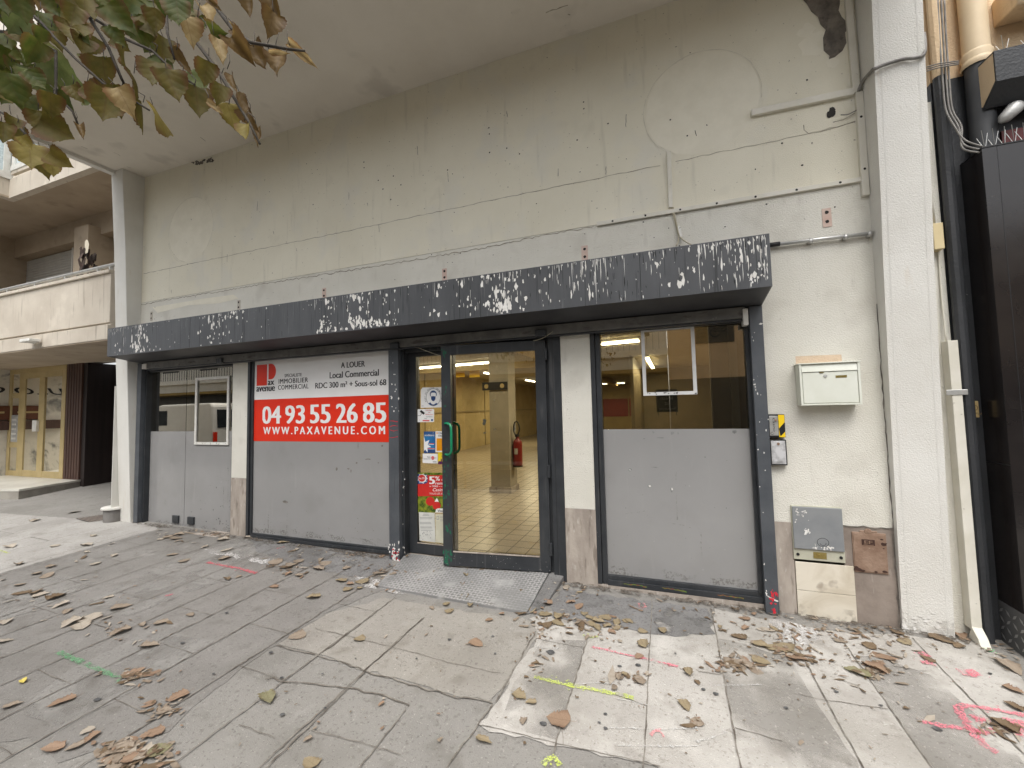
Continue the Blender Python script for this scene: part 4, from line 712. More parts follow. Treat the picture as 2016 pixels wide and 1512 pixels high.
m = MB(); m.box(bx0-.006, bx1+.006, -.115, 0, bz1, bz1+.008); m.box(bx0, bx0+.014, -.11, -.10, bz0, bz1); m.box(bx1-.014, bx1, -.11, -.10, bz0, bz1); m.box(bx0+.014, bx1-.014, -.11, -.10, bz0, bz0+.012); m.build('rim', M_MAIL, mb, bevel=.0015)
m = MB(); m.add([(bx0+.016, -.101, bz1-.005), (bx1-.016, -.101, bz1-.005), (bx1-.016, -.112, bz1-.055), (bx0+.016, -.112, bz1-.055), (bx0+.016, -.108, bz1-.058), (bx1-.016, -.108, bz1-.058)], [(0, 1, 2, 3), (3, 2, 5, 4)]); m.build('letter_flap', M_MAIL, mb)
m = MB(); m.box(bx0+.018, bx1-.018, -.107, -.1005, bz0+.016, bz1-.062); dd = m.build('front_door', M_MAIL, mb, bevel=.0015)
m = MB(); m.tube([(1.055, -.107, 1.70), (1.055, -.113, 1.70)], .010, 14); m.build('lock', M_ZINC, dd)
m = MB(); m.box(1.115, 1.18, -.1085, -.107, 1.683, 1.70); m.build('name_plate', M_BRASS, dd)
m = MB(); m.box(1.02, 1.045, -.112, -.107, bz1-.066, bz1-.060); m.build('finger_tab', M_BRASS, dd)
kb = thing('key_switch', (.755, 0, 1.26), 'worn key switch box with black and yellow hazard tape on it', 'switch box')
m = MB(); m.box(.702, .806, -.045, -.001, 1.262, 1.432); m.m = 1; m.box(.706, .762, -.0475, -.045, 1.275, 1.420); m.build('body', [M_BLK, M_ALU], kb, bevel=.003)
m = MB(); m.box(.765, .804, -.0462, -.045, 1.264, 1.428); m.m = 1
m.poly([(.765+.039*u, -.0468, 1.428-.164*v) for u, v in [(1, .34), (1, .75), (.2, .97), (0, .62)]]); m.build('hazard_tape', [M_YEL, M_BLK], kb)
m = MB(); m.tube([(.748, -.0475, 1.39), (.748, -.056, 1.39)], .009, 12); m.m = 1; m.text('Casino', (.728, -.0481, 1.405), -Z, X, .10, .016, .0, 1, None, .2); m.strip([(.72+.009*math.cos(R(a)), -.0481, 1.292+.009*math.sin(R(a))) for a in range(60, 331, 30)], .003, -Y); m.build('lock', [M_RUST, M_INK], kb)
kb = thing('key_switch', (.752, 0, 1.06), 'plain scratched steel key switch box below the taped one', 'switch box')
m = MB(); m.box(.700, .808, -.045, -.001, 1.058, 1.243); m.build('body', M_BLK, kb, bevel=.003)
m = MB(); m.box(.708, .800, -.0485, -.045, 1.066, 1.236); m.build('cover', pmat('scratched_steel', (.30, .30, .30), (.62, .62, .63), 9, .5, metal=.3, rng=(.4, .55)), kb, bevel=.002)
m = MB(); m.tube([(.755, -.048, 1.215), (.755, -.056, 1.215)], .009, 12); m.build('lock', M_RUST, kb)
mc = thing('meter_cabinet', (.97, 0, .38), 'grey chipped meter cabinet set above the cream marble tiles', 'meter cabinet')
m = MB(); m.box(.818, 1.13, -.012, .06, .378, .764); m.build('body', pmat('cabinet_ivory', (.46, .455, .36), (.40, .39, .31), 8, .6), mc, bevel=.003)
m = MB(); m.box(.823, 1.126, -.024, -.012, .458, .758); m.m = 1; m.strip([(1.0+.035*math.cos(R(a)), -.0246, .515+.030*math.sin(R(a))) for a in range(0, 361, 20)], .003, -Y); m.strip([(1.0+.018*math.cos(R(a)), -.0246, .508+.014*math.sin(R(a))) for a in range(180, 400, 20)], .003, -Y)
m.m = 2
for px, py, n_ in [(1570, 1008, 9), (1582, 1010, 9), (1590, 1045, 16), (1585, 1050, 10), (1605, 1078, 8), (1626, 1079, 8), (1633, 1081, 8), (1565, 1024, 4)]:
    for _ in range(n_): c = P(random.gauss(px, 3), random.gauss(py, 2.5), 'y', -.0245); m.blob((min(1.12, max(.83, c.x)), -.0244-random.random()*.0005, c.z), X, Z, random.uniform(.002, .008), random.uniform(.002, .007), 7)
m.build('cabinet_door', [M_BOX, M_BLK, M_CHIP], mc, bevel=.003)
m = MB()
for x_ in (.845, 1.105): m.tube([(x_, -.012, .415), (x_, -.017, .415)], .010, 12)
m.m = 1; m.box(.94, 1.02, -.014, -.012, .395, .44); m.tube([(.975, -.014, .418), (.975, -.020, .418)], .009, 12); m.build('fastening', [M_BLK, M_BRASS], mc)
rh = thing('gas_hatch', (1.27, 0, .33), 'small rusty brown iron hatch beside the grey meter cabinet', 'hatch')
m = MB(); m.box(1.178, 1.372, -.010, .04, .325, .600); m.box(1.225, 1.325, -.010, .04, .600, .612); m.tube([(1.272, -.002, .607), (1.272, -.012, .607)], .022, 14); m.build('plate', M_RUST, rh, bevel=.004)
m = MB(); m.box(1.185, 1.365, -.013, -.010, .335, .590); m.m = 1; m.box(1.230, 1.305, -.0145, -.013, .515, .555); m.m = 2; m.tube([(1.272, -.012, .605), (1.272, -.016, .605)], .008, 10)
m.text('EF', (1.245, -.0152, .526), X, Z, .045, .022, .03); m.strip([(1.24, -.0153, .522), (1.27, -.0153, .516), (1.297, -.0153, .520)], .004, -Y); m.m = 1
for bx_, bz_, br_ in [(1.20, .345, .022), (1.225, .338, .014), (1.35, .345, .014), (1.355, .53, .018), (1.345, .56, .010), (1.19, .36, .012), (1.352, .50, .006), (1.30, .338, .012)]: m.blob((bx_, -.0137-random.random()*.0005, bz_), X, Z, br_, br_*.55, 9, .4)
m.m = 2; m.build('hatch_cover', [M_RUST, pmat('rust_pit', (.05, .025, .018), rough=.9), M_RUST], rh, bevel=.002)
# ---------------- inside the shop ----------------
M_TUBE = emat('lit_tube', (1, .93, .74), 9)
def lamp(a, b, label, pw, twin=False):
    a, b = Vector(a), Vector(b); c = (a+b)/2; t = thing('strip_light', c, label, 'strip light', 'fluorescent strip lights on the shop ceiling'); d = (b-a).normalized(); s = d.cross(Z)
    m = MB(); e = Vector((0, 0, .035)); f = Vector((0, 0, .08)); s2 = s*.04
    m.hexa([a-s2+e, a+s2+e, b+s2+e, b-s2+e] if False else [a-s2+e, b-s2+e, b+s2+e, a+s2+e], [a-s2+f, b-s2+f, b+s2+f, a+s2+f]); m.build('housing', M_WHITEP, t)
    m = MB()
    for k in ((-.03, .03) if twin else (0,)): m.tube([a+s*k, b+s*k], .018, 8)
    m.build('tube', M_TUBE, t)
    l = bpy.data.lights.new('strip_glow', 'AREA'); l.shape = 'RECTANGLE'; l.size = (b-a).length; l.size_y = .08; l.energy = pw; l.color = (1, .86, .58)
    o = bpy.data.objects.new('strip_glow', l); COL.objects.link(o); o.location = c-Z*.05; o.rotation_euler = (0, 0, math.atan2(d.y, d.x)); o.parent = t; o.matrix_parent_inverse = INV[t.name]
zl = 2.62
lamp((-4.6, 2.0, zl), (-2.9, 2.0, zl), 'unseen strip light added near the shop front behind the letting sign', 13.2)  # this lamp and the next are unseen, added to brighten floor and column
lamp((-2.0, 2.4, zl), (-.8, 2.4, zl), 'unseen strip light added near the shop front above the door', 9.9)
lamp(P(800, 727, 'z', zl), P(979, 713, 'z', zl), 'long lit strip light crossing the top of the door glass', 42.9)
lamp((-5.2, 8.0, zl), (-5.2, 9.3, zl), 'short lit strip light right of the yellow price cards', 34.3)
lamp((-5.2, 12, zl), (-5.2, 13.2, zl), 'short distant strip light seen right of the column', 34.3)
lamp(P(1185, 678, 'z', zl), P(1258, 671, 'z', zl), 'twin tube strip light at the left of the right window', 31.5, True)
lamp((-.40, 6.6, zl), (-.36, 9.4, zl), 'lit twin strip light running away inside the white poster frame', 31.5, True)
lamp((-3.0, 17.2, zl), (-1.9, 17.2, zl), 'far strip light above the red band in the right window', 37.2)
t = thing('fire_extinguisher', (-2.52, 3.36, .5), 'red fire extinguisher hanging on the column inside the door', 'fire extinguisher')
m = MB(); m.lathe((-2.51, 3.36, .50), [(0, 0), (.075, .0), (.082, .02), (.082, .40), (.07, .45), (.03, .49), (.03, .52)], 20); m.build('cylinder', pmat('extinguisher_red', (.22, .012, .01), (.17, .01, .008), 5, .3), t, smooth=True)
m = MB(); m.box(-2.535, -2.485, 3.30, 3.40, 1.02, 1.06); m.tube([(-2.51+.055*math.sin(R(a)), 3.32, 1.17-.12*math.cos(R(a))) for a in range(0, 361, 30)], .012, 8); m.lathe((-2.51, 3.36, .495), [(0, 0), (.084, .0), (.084, .03)], 20); m.m = 1; m.box(-2.54, -2.48, 3.272, 3.28, .72, .82); m.build('valve_and_hose', [M_BLK, M_ZINC], t)
m = MB(); m.box(-3.08, -2.60, 3.16, 3.175, 1.85, 1.99); m.m = 1
for x_ in (-3.0, -2.70): m.tube([(x_, 3.161, 1.92), (x_, 3.155, 1.92)], .04, 14)
m.build('mounting_plate', [M_BLK, M_CREAM], None, **T('black perforated mounting plate fixed across the column inside', 'bracket'))
for px, lab in ((905, 'yellow price card hanging from the ceiling at the door edge'), (934, 'yellow price card hanging left of a short strip light')):
    c = P(px, 733, 'y', 7.0); m = MB(); m.box(c.x-.16, c.x+.16, 7.0, 7.004, c.z-.14, c.z+.14); m.m = 1; m.tube([(c.x, 7.002, c.z+.14), (c.x, 7.002, 2.7)], .004, 5); m.build('price_card', [pmat('card_yellow', (.75, .48, .02), rough=.5), M_BLK], None, **T(lab, 'card', 'yellow price cards'))
m = MB(); a, b = P(1291, 767, 'y', .30), P(1335, 811, 'y', .30); m.box(a.x, b.x, .30, .306, b.z, a.z); m.m = 1
for i, t_ in enumerate(['strictement', 'réservé', 'au', 'personnel']):
    wd = [.9, .6, .2, .75][i]*(b.x-a.x); zc = a.z-(a.z-b.z)*(.14+.235*i); m.text(t_, ((a.x+b.x)/2-wd/2, .2992, zc-.018), X, Z, wd, .030, .005)
m.m = 0; m.box(a.x+.01, a.x+.016, .30, .306, b.z-.03, b.z); m.box(b.x-.016, b.x-.01, .30, .306, b.z-.03, b.z)
m.build('staff_notice', [pmat('notice_green_black', (.012, .028, .022), rough=.5), pmat('notice_grey_print', (.26, .30, .28), rough=.5)], None, **T('dark staff only notice hung inside the right window', 'notice'))
m = MB(); c = P(1408, 645, 'y', .35)
m.tube([P(1385, 630, 'y', .30), P(1395, 640, 'y', .30), P(1408, 652, 'y', .30), P(1425, 650, 'y', .30), P(1440, 642, 'y', .30)], .010, 8)
for k in range(5): m.tube([P(1407+9*math.cos(R(a))+k, 655+8*math.sin(R(a))-k, 'y', .30+k*.012) for a in range(0, 361, 30)], .007, 6)
m.tube([P(1440, 642, 'y', .30), P(1450, 632, 'y', .30), P(1444, 629, 'y', .30), P(1430, 640, 'y', .30), P(1418, 650, 'y', .30)], .008, 6); m.tube([P(1418, 630, 'y', .31), P(1436, 629, 'y', .31), P(1424, 641, 'y', .31), P(1412, 648, 'y', .31)], .016, 6); m.build('coiled_cable', M_BLK, None, smooth=True, **T('coil of black cable hanging inside the right window top corner', 'cable'))
m = MB(); m.box(.35, .36, .25, .29, .06, 2.69); m.box(.50, .56, .25, .29, .06, 2.69); m.m = 1; m.box(.36, 1.39, .30, .33, .06, 2.69); m.build('partition', [pmat('partition_post', (.32, .31, .27), rough=.6), pmat('partition_brown', (.24, .20, .14), (.19, .155, .105), 2, .6)], shop)
# ---------------- apartment block on the left ----------------
apt = thing('apartment_building', (-10.5, 0, .2), 'beige concrete apartment block with balconies left of the grey shop', 'apartment building')
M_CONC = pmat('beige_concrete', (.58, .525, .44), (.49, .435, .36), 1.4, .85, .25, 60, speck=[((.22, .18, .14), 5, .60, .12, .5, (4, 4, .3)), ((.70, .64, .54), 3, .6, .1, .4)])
M_CONCD = pmat('dark_concrete', (.44, .36, .27), (.37, .30, .22), 1.6, .9, .2, 60, speck=[((.20, .16, .12), 4, .6, .12, .4)])  # darker than the front concrete; for undersides and recess walls
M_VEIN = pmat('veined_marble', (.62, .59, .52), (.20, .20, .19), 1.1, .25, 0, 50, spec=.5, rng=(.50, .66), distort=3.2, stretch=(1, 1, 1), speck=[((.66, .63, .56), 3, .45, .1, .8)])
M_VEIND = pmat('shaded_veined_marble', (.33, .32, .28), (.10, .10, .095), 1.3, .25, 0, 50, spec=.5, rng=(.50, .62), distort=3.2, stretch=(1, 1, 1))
M_GOLD = pmat('gold_anodised', (.47, .365, .175), (.41, .315, .145), 5, .4, spec=.5)
M_WOOD = pmat('dark_brown_wood', (.085, .045, .032), (.06, .032, .024), 3, .6, .1, 40, stretch=(6, 6, .5))
ye = 1.14; BX1 = -7.33
m = MB(); m.box(-20, -13.3, ye+.002, ye+.3, 2.6, 14); m.box(-13.3, BX1, ye, ye+.3, 5.3, 14); m.box(-13.3, BX1, ye, ye+.3, 2.62, 5.3)
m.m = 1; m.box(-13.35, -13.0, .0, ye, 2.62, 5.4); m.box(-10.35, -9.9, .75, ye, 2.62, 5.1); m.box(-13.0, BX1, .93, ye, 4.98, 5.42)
m.build('wall', [M_CONC, M_CONCD], apt)
m = MB(); m.box(-13.9, -13.4, .2, 1.5, .2, 2.61); m.box(-20, -13.9, .3, 1.5, .2, 2.6); m.build('marble_cladding', M_VEIN, apt)
bal = MB(); bal.box(-16, BX1, -.15, .02, 2.62, 2.83); bal.box(-16, BX1, -.13, 0, 2.86, 3.57); bal.box(-16, BX1, -.16, .04, 3.57, 3.62); bal.box(-16, BX1, -.11, .01, 2.83, 2.86)
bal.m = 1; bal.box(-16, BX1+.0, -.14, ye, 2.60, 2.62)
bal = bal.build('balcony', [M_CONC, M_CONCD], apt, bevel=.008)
m = MB(); zr_ = 3.715; m.tube([(-16, -.07, zr_), (BX1+.05, -.07, zr_)], .028, 8)
for x_ in [-10.3+i*.85 for i in range(4)] + [-7.45]: m.box(x_-.008, x_+.008, -.09, -.05, 3.62, zr_)
m.build('handrail', M_ALU, bal)
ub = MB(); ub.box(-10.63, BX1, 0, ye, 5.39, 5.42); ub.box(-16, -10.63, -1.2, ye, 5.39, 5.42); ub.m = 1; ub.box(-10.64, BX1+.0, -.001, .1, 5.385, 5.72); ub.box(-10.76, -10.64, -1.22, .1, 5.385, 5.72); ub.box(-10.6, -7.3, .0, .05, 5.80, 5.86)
ub = ub.build('upper_balcony', [M_CONCD, M_CONC], apt)
m = MB(); m.box(-10.70, -10.66, -1.2, .05, 5.8, 7.6); m.box(-10.62, -7.3, .03, .06, 5.86, 7.6); m.build('frosted_glazing', pmat('frosted_pane', (.62, .70, .72), (.42, .5, .52), 30, .3), ub)
m = MB()
for y in (-1.2, -.65, -.08): m.box(-10.73, -10.63, y, y+.08, 5.72, 7.6)
for x_ in (-10.6, -9.4, -8.2): m.box(x_, x_+.09, -.0, .09, 5.86, 7.6)
m.box(-10.74, -10.62, -1.2, .03, 5.72, 5.84); m.box(-10.6, -7.3, -.01, .09, 5.86, 5.95); m.build('glazing_bar', M_WHITEP, ub)
m = MB()
for i in range(16): m.box(-13.0, -11.2, ye-.02, ye-.004, 4.97-i*.055-.05, 4.97-i*.055)
m.build('roller_shutter', pmat('shutter_slats', (.52, .50, .45), (.46, .44, .40), 5, .6), apt, bevel=.008)
for x_ in (-13.04, -11.2): m = MB(); m.box(x_, x_+.035, ye-.06, ye, 3.0, 5.0); m.build('shutter_guide', M_WHITEP, apt)
en = MB(); ez0, ez1 = .335, 2.60
a, b = P(27, 728, 'y', ye), P(139, 715, 'y', ye)
dx0, dx1 = -13.38, -11.22
def col_(px): return P(px, 830, 'y', ye).x
c0, c1, c2, c3, c4, c5 = col_(26), col_(43), col_(55), col_(83), col_(94), col_(127)
en.box(dx0, dx1, ye-.06, ye, ez1-.10, ez1); en.box(dx0, c0+.04, ye-.06, ye, ez0, ez1-.10); en.box(c1, c2-.0, ye-.06, ye, ez0, ez1-.10); en.box(c5, dx1, ye-.06, ye, ez0, ez1-.10); en.box(c3, c4, ye-.065, ye, ez0, ez1-.22)
en.box(c2, c5, ye-.06, ye, ez1-.22, ez1-.10); en.box(c2, c5, ye-.06, ye, ez0, ez0+.13)
for z in (.335, .93, 1.98): en.box(c0+.04, c1, ye-.055, ye, z, z+.11)
en = en.build('entrance_door', M_GOLD, apt, bevel=.006)
m = MB(); m.box(dx0+.02, dx1-.02, ye-.046, ye-.042, ez0+.02, ez1-.02); m.build('pane', M_TINT, en)
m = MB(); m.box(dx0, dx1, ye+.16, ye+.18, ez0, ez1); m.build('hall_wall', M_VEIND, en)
m = MB(); m.box(c3-.10, c3+.06, ye-.11, ye-.065, 1.27, 1.50); m.build('handle', M_WHITEP, en, bevel=.006)
m = MB(); m.box(c0+.06, c1-.02, ye-.05, ye-.045, 1.05, 1.62); m.m = 1
for i in range(5): m.box(c0+.10, c1-.09, ye-.056, ye-.05, 1.10+i*.10, 1.14+i*.10)
m.build('bell_panel', [M_ZINC, M_WHITEP], en)
m = MB(); m.box(dx1, -10.70, ye-.05, ye, .33, 2.6); m.m = 1
for i in range(5): x_ = dx1+.06+i*.09; m.box(x_, x_+.03, ye-.0501-.008, ye-.05, .34, 2.6)
m.build('slatted_panel', [M_WOOD, M_WOOD], apt)
m = MB(); m.box(-10.72, -10.58, ye-.02, ye+.5, .1, 2.6); m.box(-10.58, -7.2, ye+.45, ye+.5, .05, 2.6)
for i in range(9): m.m = 1; m.box(-10.5+i*.35, -10.49+i*.35, ye+.445, ye+.45, .1, 2.6)
m.m = 2; m.box(-7.3, -7.13, -.02, ye+.5, .05, 2.6)
m.build('garage_door', [pmat('blackened_wood', (.022, .014, .012), (.014, .009, .008), 3, .7, stretch=(5, 5, .4)), M_BLACK, M_BLACK], apt)
stp = [Vector((-10.70, 1.12)), Vector((-10.42, .20)), Vector((-13.5, -.5)), Vector((-13.6, 1.12))]
m = MB(); m.hexa([Vector((p.x, p.y, .0)) for p in (stp[3], stp[2], stp[1], stp[0])], [Vector((p.x, p.y, .30)) for p in (stp[3], stp[2], stp[1], stp[0])]); m.m = 1
c = sum(stp, Vector((0, 0)))/4; o2 = [c+(p-c)*1.01 for p in stp]; m.hexa([Vector((p.x, p.y, .3005)) for p in (o2[3], o2[2], o2[1], o2[0])], [Vector((p.x, p.y, .335)) for p in (o2[3], o2[2], o2[1], o2[0])]); m.build('porch_step', [pmat('step_riser', (.34, .32, .28), (.27, .25, .22), 5, .8), pmat('step_marble', (.62, .60, .54), (.50, .48, .42), 2, .35, speck=[((.3, .28, .24), 4, .62, .08, .4)])], apt)
m = MB(); m.text('PAULO', (-13.393, -.30, 2.08), Y, Z, 1.32, .15, .03, 1.1, None, .3); m.build('lettering', M_INK, apt)
m = MB(); m.box(-13.395, -13.30, .55, 1.10, 1.52, 1.78); m.tube([(-13.35, .55, 1.78), (-13.35, 1.10, 1.78)], .05, 10); m.m = 1; m.box(-13.299, -13.296, .65, 1.0, 1.66, 1.70); m.m = 2; m.box(-13.40, -13.30, .2, 1.12, 1.30, 1.50); m.build('letter_rack', [pmat('varnished_wood', (.13, .045, .02), (.09, .03, .014), 4, .35), M_GOLD, M_WOOD], None, bevel=.008, **T('varnished wooden letter rack on the marble by the gold entrance', 'letter rack'))
m = MB(); m.tube([(-9.18, -.15, 2.70), (-9.18, -.20, 2.71), (-9.16, -.24, 2.715)], .018, 8); m.box(-9.25, -8.97, -.30, -.17, 2.70, 2.745); m.build('wall_lamp', M_WHITEP, None, bevel=.01, **T('small white bulkhead lamp under the lower beige balcony', 'lamp'))
m = MB(); p0 = P(173, 525, 'y', .3)
for i in range(60): a = random.random()*6.28; h = random.random(); q = Vector((p0.x+math.cos(a)*.16*(1-h), .3+math.sin(a)*.1, 3.62+h*.62)); m.blob(q, (1, 0, random.uniform(-.5, .5)), (0, random.uniform(-.5, .5), 1), .05, .07, 6)
m.m = 1; m.blob((p0.x+.05, .25, 4.35), X, Z, .06, .16, 8); m.m = 0; m.tube([(p0.x, .3, 3.5), (p0.x+.02, .3, 4.3)], .012, 6); m.build('withered_plant', [pmat('withered_brown', (.10, .06, .05), (.05, .04, .03), 20), pmat('pale_bract', (.62, .56, .44), rough=.8)], None, **T('withered brown potted plant behind the balcony handrail', 'plant'))
m = MB(); pb = Vector((-7.22, -.06)); zg = gz(-7.2, -.1); m.tube([(-7.21, -.05, zg-.05), (-7.21, -.05, zg+.165)], .125, 20); m.m = 1; m.tube([(-7.21, -.05, zg+.165), (-7.21, -.05, zg+.20)], .15, 20); m.build('guard_stone', [pmat('grey_guard_stone', (.20, .19, .18), (.15, .14, .13), 8, .8, .2, 60), M_FIN], None, bevel=.01, **T('round grey guard stone with white cap at the left pillar foot', 'guard stone'))
m = MB(); m.box(-7.135, -7.126, -.14, .1, .3, 1.95); m.build('flashing_strip', M_FIN, shop)
m = MB(); c = Gr(190, 1021); pts = [Gr(150, 1022), Gr(205, 1014), Gr(240, 1020), Gr(175, 1029)]; m.poly([lift(p, .009) for p in pts]); m.m = 1
for i in range(9): a = Vector(pts[0]).lerp(pts[1], i/9); b = Vector(pts[3]).lerp(pts[2], i/9); m.strip([Vector(lift(a, .0105)), Vector(lift(b, .0105))], .012, NU)
m.build('drain_cover', [M_STONE2, M_BLK], None, **T('small ribbed drain cover on the paving by the left pillar', 'drain cover'))
# ---------------- building on the right ----------------
M_OCHRE = pmat('ochre_render', (.72, .56, .37), (.64, .48, .31), 1.5, .85, .5, 80, speck=[((.40, .28, .18), 4, .62, .14, .4, (4, 4, .4))])
M_CHAR = pmat('charcoal_render', (.028, .030, .033), (.04, .042, .046), 3, .55, .4, 60, speck=[((.5, .48, .45), 30, .765, .01, .8)])
M_GLOSSB = pmat('gloss_black_panel', (.013, .011, .011), (.020, .017, .016), 1.5, .18, spec=.5, speck=[((.06, .055, .05), 3, .6, .2, .3), ((.3, .28, .26), 60, .77, .01, .6)])
rb = thing('neighbour_building', (2.5, 0, 0), 'ochre rendered building with a charcoal painted base right of the pillar', 'building')
m = MB(); m.box(1.83, 12, .04, .3, 3.74, 14); m.m = 1; m.box(1.83, 12, .04, .3, -.4, 3.739); m.tube([(1.86, .0, -.1), (1.86, .0, 3.74)], .035, 10); m.m = 0; m.tube([(1.86, .0, 3.74), (1.86, .0, 9)], .035, 10); m.build('wall', [M_OCHRE, M_CHAR], rb)
m = MB(); ck = [(-.172, 3.116), (-.16, 2.4), (-.20, 1.8), (-.272, 1.1), (-.25, .5), (-.20, .2)]
m.box(1.95, 6, -.17, .04, .22, 3.11); m.m = 1; m.box(1.948, 6.0, -.175, .04, 3.11, 3.118); m.box(1.9494, 1.951, -.172, .04, 1.10, 1.106); m.box(2.02, 2.024, -.1708, -.17, .22, 3.11); m.build('shop_cladding', [M_GLOSSB, M_BLK], rb, bevel=.006)
m = MB(); m.box(1.948, 6, -.172, .04, -.3, .218); m.m = 1
for i in range(40):
    for k in range(4):
        a = R(45 if (i+k) % 2 else -45); c_ = Vector((1.985+i*.055, -.1735, -.03+k*.055+.03)); d1 = X*math.cos(a)+Z*math.sin(a); d2 = d1.cross(Y); m.poly([c_+d1*.026, c_+d2*.009, c_-d1*.026, c_-d2*.009])
for i in range(4):
    for k in range(4):
        a = R(45 if (i+k) % 2 else -45); c_ = Vector((1.9472, -.15+i*.055, -.03+k*.055+.03)); d1 = Y*math.cos(a)+Z*math.sin(a); d2 = d1.cross(X); m.poly([c_+d1*.026, c_+d2*.009, c_-d1*.026, c_-d2*.009])
m.build('kick_plate', [pmat('kick_plate_dark', (.10, .10, .10), rough=.5), M_ALU], rb)
m = MB(); z0 = 3.44; m.prism([(2.02, .04, 3.46), (2.02, -.10, 3.40), (2.02, -.22, 3.50), (2.02, -.22, 3.70), (2.02, .04, 3.72)], (3, 0, 0)); m.m = 1; m.poly([(2.0195, .03, 3.47), (2.0195, -.09, 3.42), (2.0195, -.21, 3.51), (2.0195, -.21, 3.69), (2.0195, .03, 3.71)]); m.build('concrete_hood', [M_CHAR, M_OCHRE], rb)
m = MB(); m.prism([(2.18, .04, 4.02), (2.18, -.16, 4.0), (2.18, -.20, 4.06), (2.18, -.20, 4.16), (2.18, -.12, 4.20), (2.18, .04, 4.20)], (2, 0, 0)); m.build('sill', M_OCHRE, rb, bevel=.01)
m = MB(); m.lathe((2.05, -.02, -.2), [(.066, 0), (.066, 3.99)], 20); m.m = 1; m.lathe((2.05, -.02, 3.79), [(.068, 0), (.068, 6)], 20); m.lathe((2.05, -.02, 3.74), [(.075, 0), (.082, .02), (.075, .04), (.072, .05), (.080, .08), (.072, .10)], 20); m.build('downpipe', [pmat('charcoal_pipe', (.055, .058, .062), (.07, .072, .076), 3, .5), pmat('ochre_pipe', (.76, .62, .42), (.68, .54, .36), 3, .55)], None, smooth=True, **T('thick round downpipe painted ochre above and charcoal below', 'downpipe'))
cable([[P(1846+dx, 0, 'y', -.03), P(1850+dx, 80, 'y', -.03), P(1856+dx, 160, 'y', -.04), P(1862+dx, 215, 'y', -.06), P(1880+dx, 250, 'y', -.10), P(1900-dx*.4, 276+dx*1.2, 'y', -.13), P(1936, 289+dx*.9, 'y', -.15)] for dx in (0, 7, 13)], .0055, 'grey cables looping from the ochre wall onto the black shopfront', M_GCAB, 'cable_bundle')
cable([[P(1824, 140-k*4, 'y', -.04), P(1850, 133-k*4, 'y', -.06), P(1888, 126-k*3, 'y', -.05)] for k in range(3)], .004, 'thin wires tied across the join of the ochre and charcoal paint', M_GCAB, 'wire', 'wire')
cable([[P(1858, 180, 'y', -.02), P(1861, 300, 'y', -.01), P(1870, 380, 'y', .0), P(1872, 450, 'y', .0), P(1862, 455, 'y', .0)]], .006, 'black cable clipped down the charcoal wall to the cream box', M_BLK)
cable([[P(1827, 330, 'y', .02), P(1840, 440, 'y', .02)], [P(1848, 490, 'y', .02), P(1852, 560, 'y', .02), P(1863, 672, 'y', .0)]], .006, 'thin white cable running down beside the right hand pillar', M_TRUNK)
a, b = P(1836, 440, 'y', -.04), P(1859, 489, 'y', -.04); m = MB(); m.box(a.x, b.x+.005, -.04, .04, b.z, a.z); m.build('junction_box', pmat('cream_plastic', (.66, .55, .32), (.60, .49, .28), 5, .5), None, bevel=.004, **T('cream plastic junction box beside the right hand pillar', 'junction box'))
m = MB(); m.box(1.765, 1.818, -.045, .03, .04, 1.905); m.m = 1
for z in (1.56,): m.box(1.735, 1.845, -.05, -.044, z-.018, z+.018)
m.m = 0; m.hexa([(1.77, -.12, -.045), (1.82, -.12, -.045), (1.818, .0, -.03), (1.765, .0, -.03)], [(1.77, -.09, .01), (1.82, -.09, .01), (1.818, -.045, .06), (1.765, -.045, .06)]); m.build('cable_guard', [M_TRUNK, M_ALU], None, bevel=.006, **T('tall square cream cable guard standing beside the right pillar', 'cable guard'))
a, b = P(1897, 790, 'y', .0), P(1929, 822, 'y', .0); t = thing('door_entry', ((a.x+b.x)/2, .04, b.z), 'small square gold plate fixed to the charcoal wall', 'plate')
m = MB(); m.box(a.x, b.x, .0, .04, b.z, a.z); m.build('plate', pmat('gold_plate', (.56, .42, .20), (.48, .35, .16), 9, .4, metal=.3), t, bevel=.003)
m = MB(); cx, cz = (a.x+b.x)/2, (a.z+b.z)/2+.01; m.strip([(cx+.03*math.cos(R(k)), -.001, cz+.022*math.sin(R(k))) for k in range(0, 361, 20)], .004, -Y); m.strip([(cx+.016*math.cos(R(k)), -.001, cz+.012*math.sin(R(k))) for k in range(0, 361, 30)], .003, -Y); [m.strip([(cx-.042+i_*.012, -.001, cz-.048+(i_ % 3)*.002), (cx-.042+i_*.012+.004*(i_ % 2), -.001, cz-.034)], .0035, -Y) for i_ in range(8)]; m.strip([(cx-.03, -.001, cz-.033), (cx+.03, -.001, cz-.034)], .003, -Y); m.build('engraving', pmat('engraved_brown', (.20, .13, .06), rough=.5), t)
def spikes(x0, x1, y, z, n, label):
    m = MB(); m.box(x0, x1, y-.01, y+.01, z, z+.006)
    for i in range(n):
        x = x0+(x1-x0)*(i+.5)/n
        for sx, sy in ((-.03, -.05), (.02, .0), (-.01, .05)): m.tube([(x, y, z), (x+sx*random.uniform(.3, 1.4), y+sy, z+.11)], .0018, 5)
    m.build('bird_spikes', M_ALU, None, **T(label, 'bird spikes', 'strips of bird spikes'))
spikes(1.97, 3.2, -.12, 3.118, 26, 'long strip of bird spikes on top of the black shopfront'); spikes(2.06, 3.2, -.14, 3.70, 10, 'short strip of bird spikes on the charcoal concrete hood')
t = thing('flood_light', (2.2, -.15, 3.3), 'white flood light tilted under the charcoal concrete hood', 'flood light')
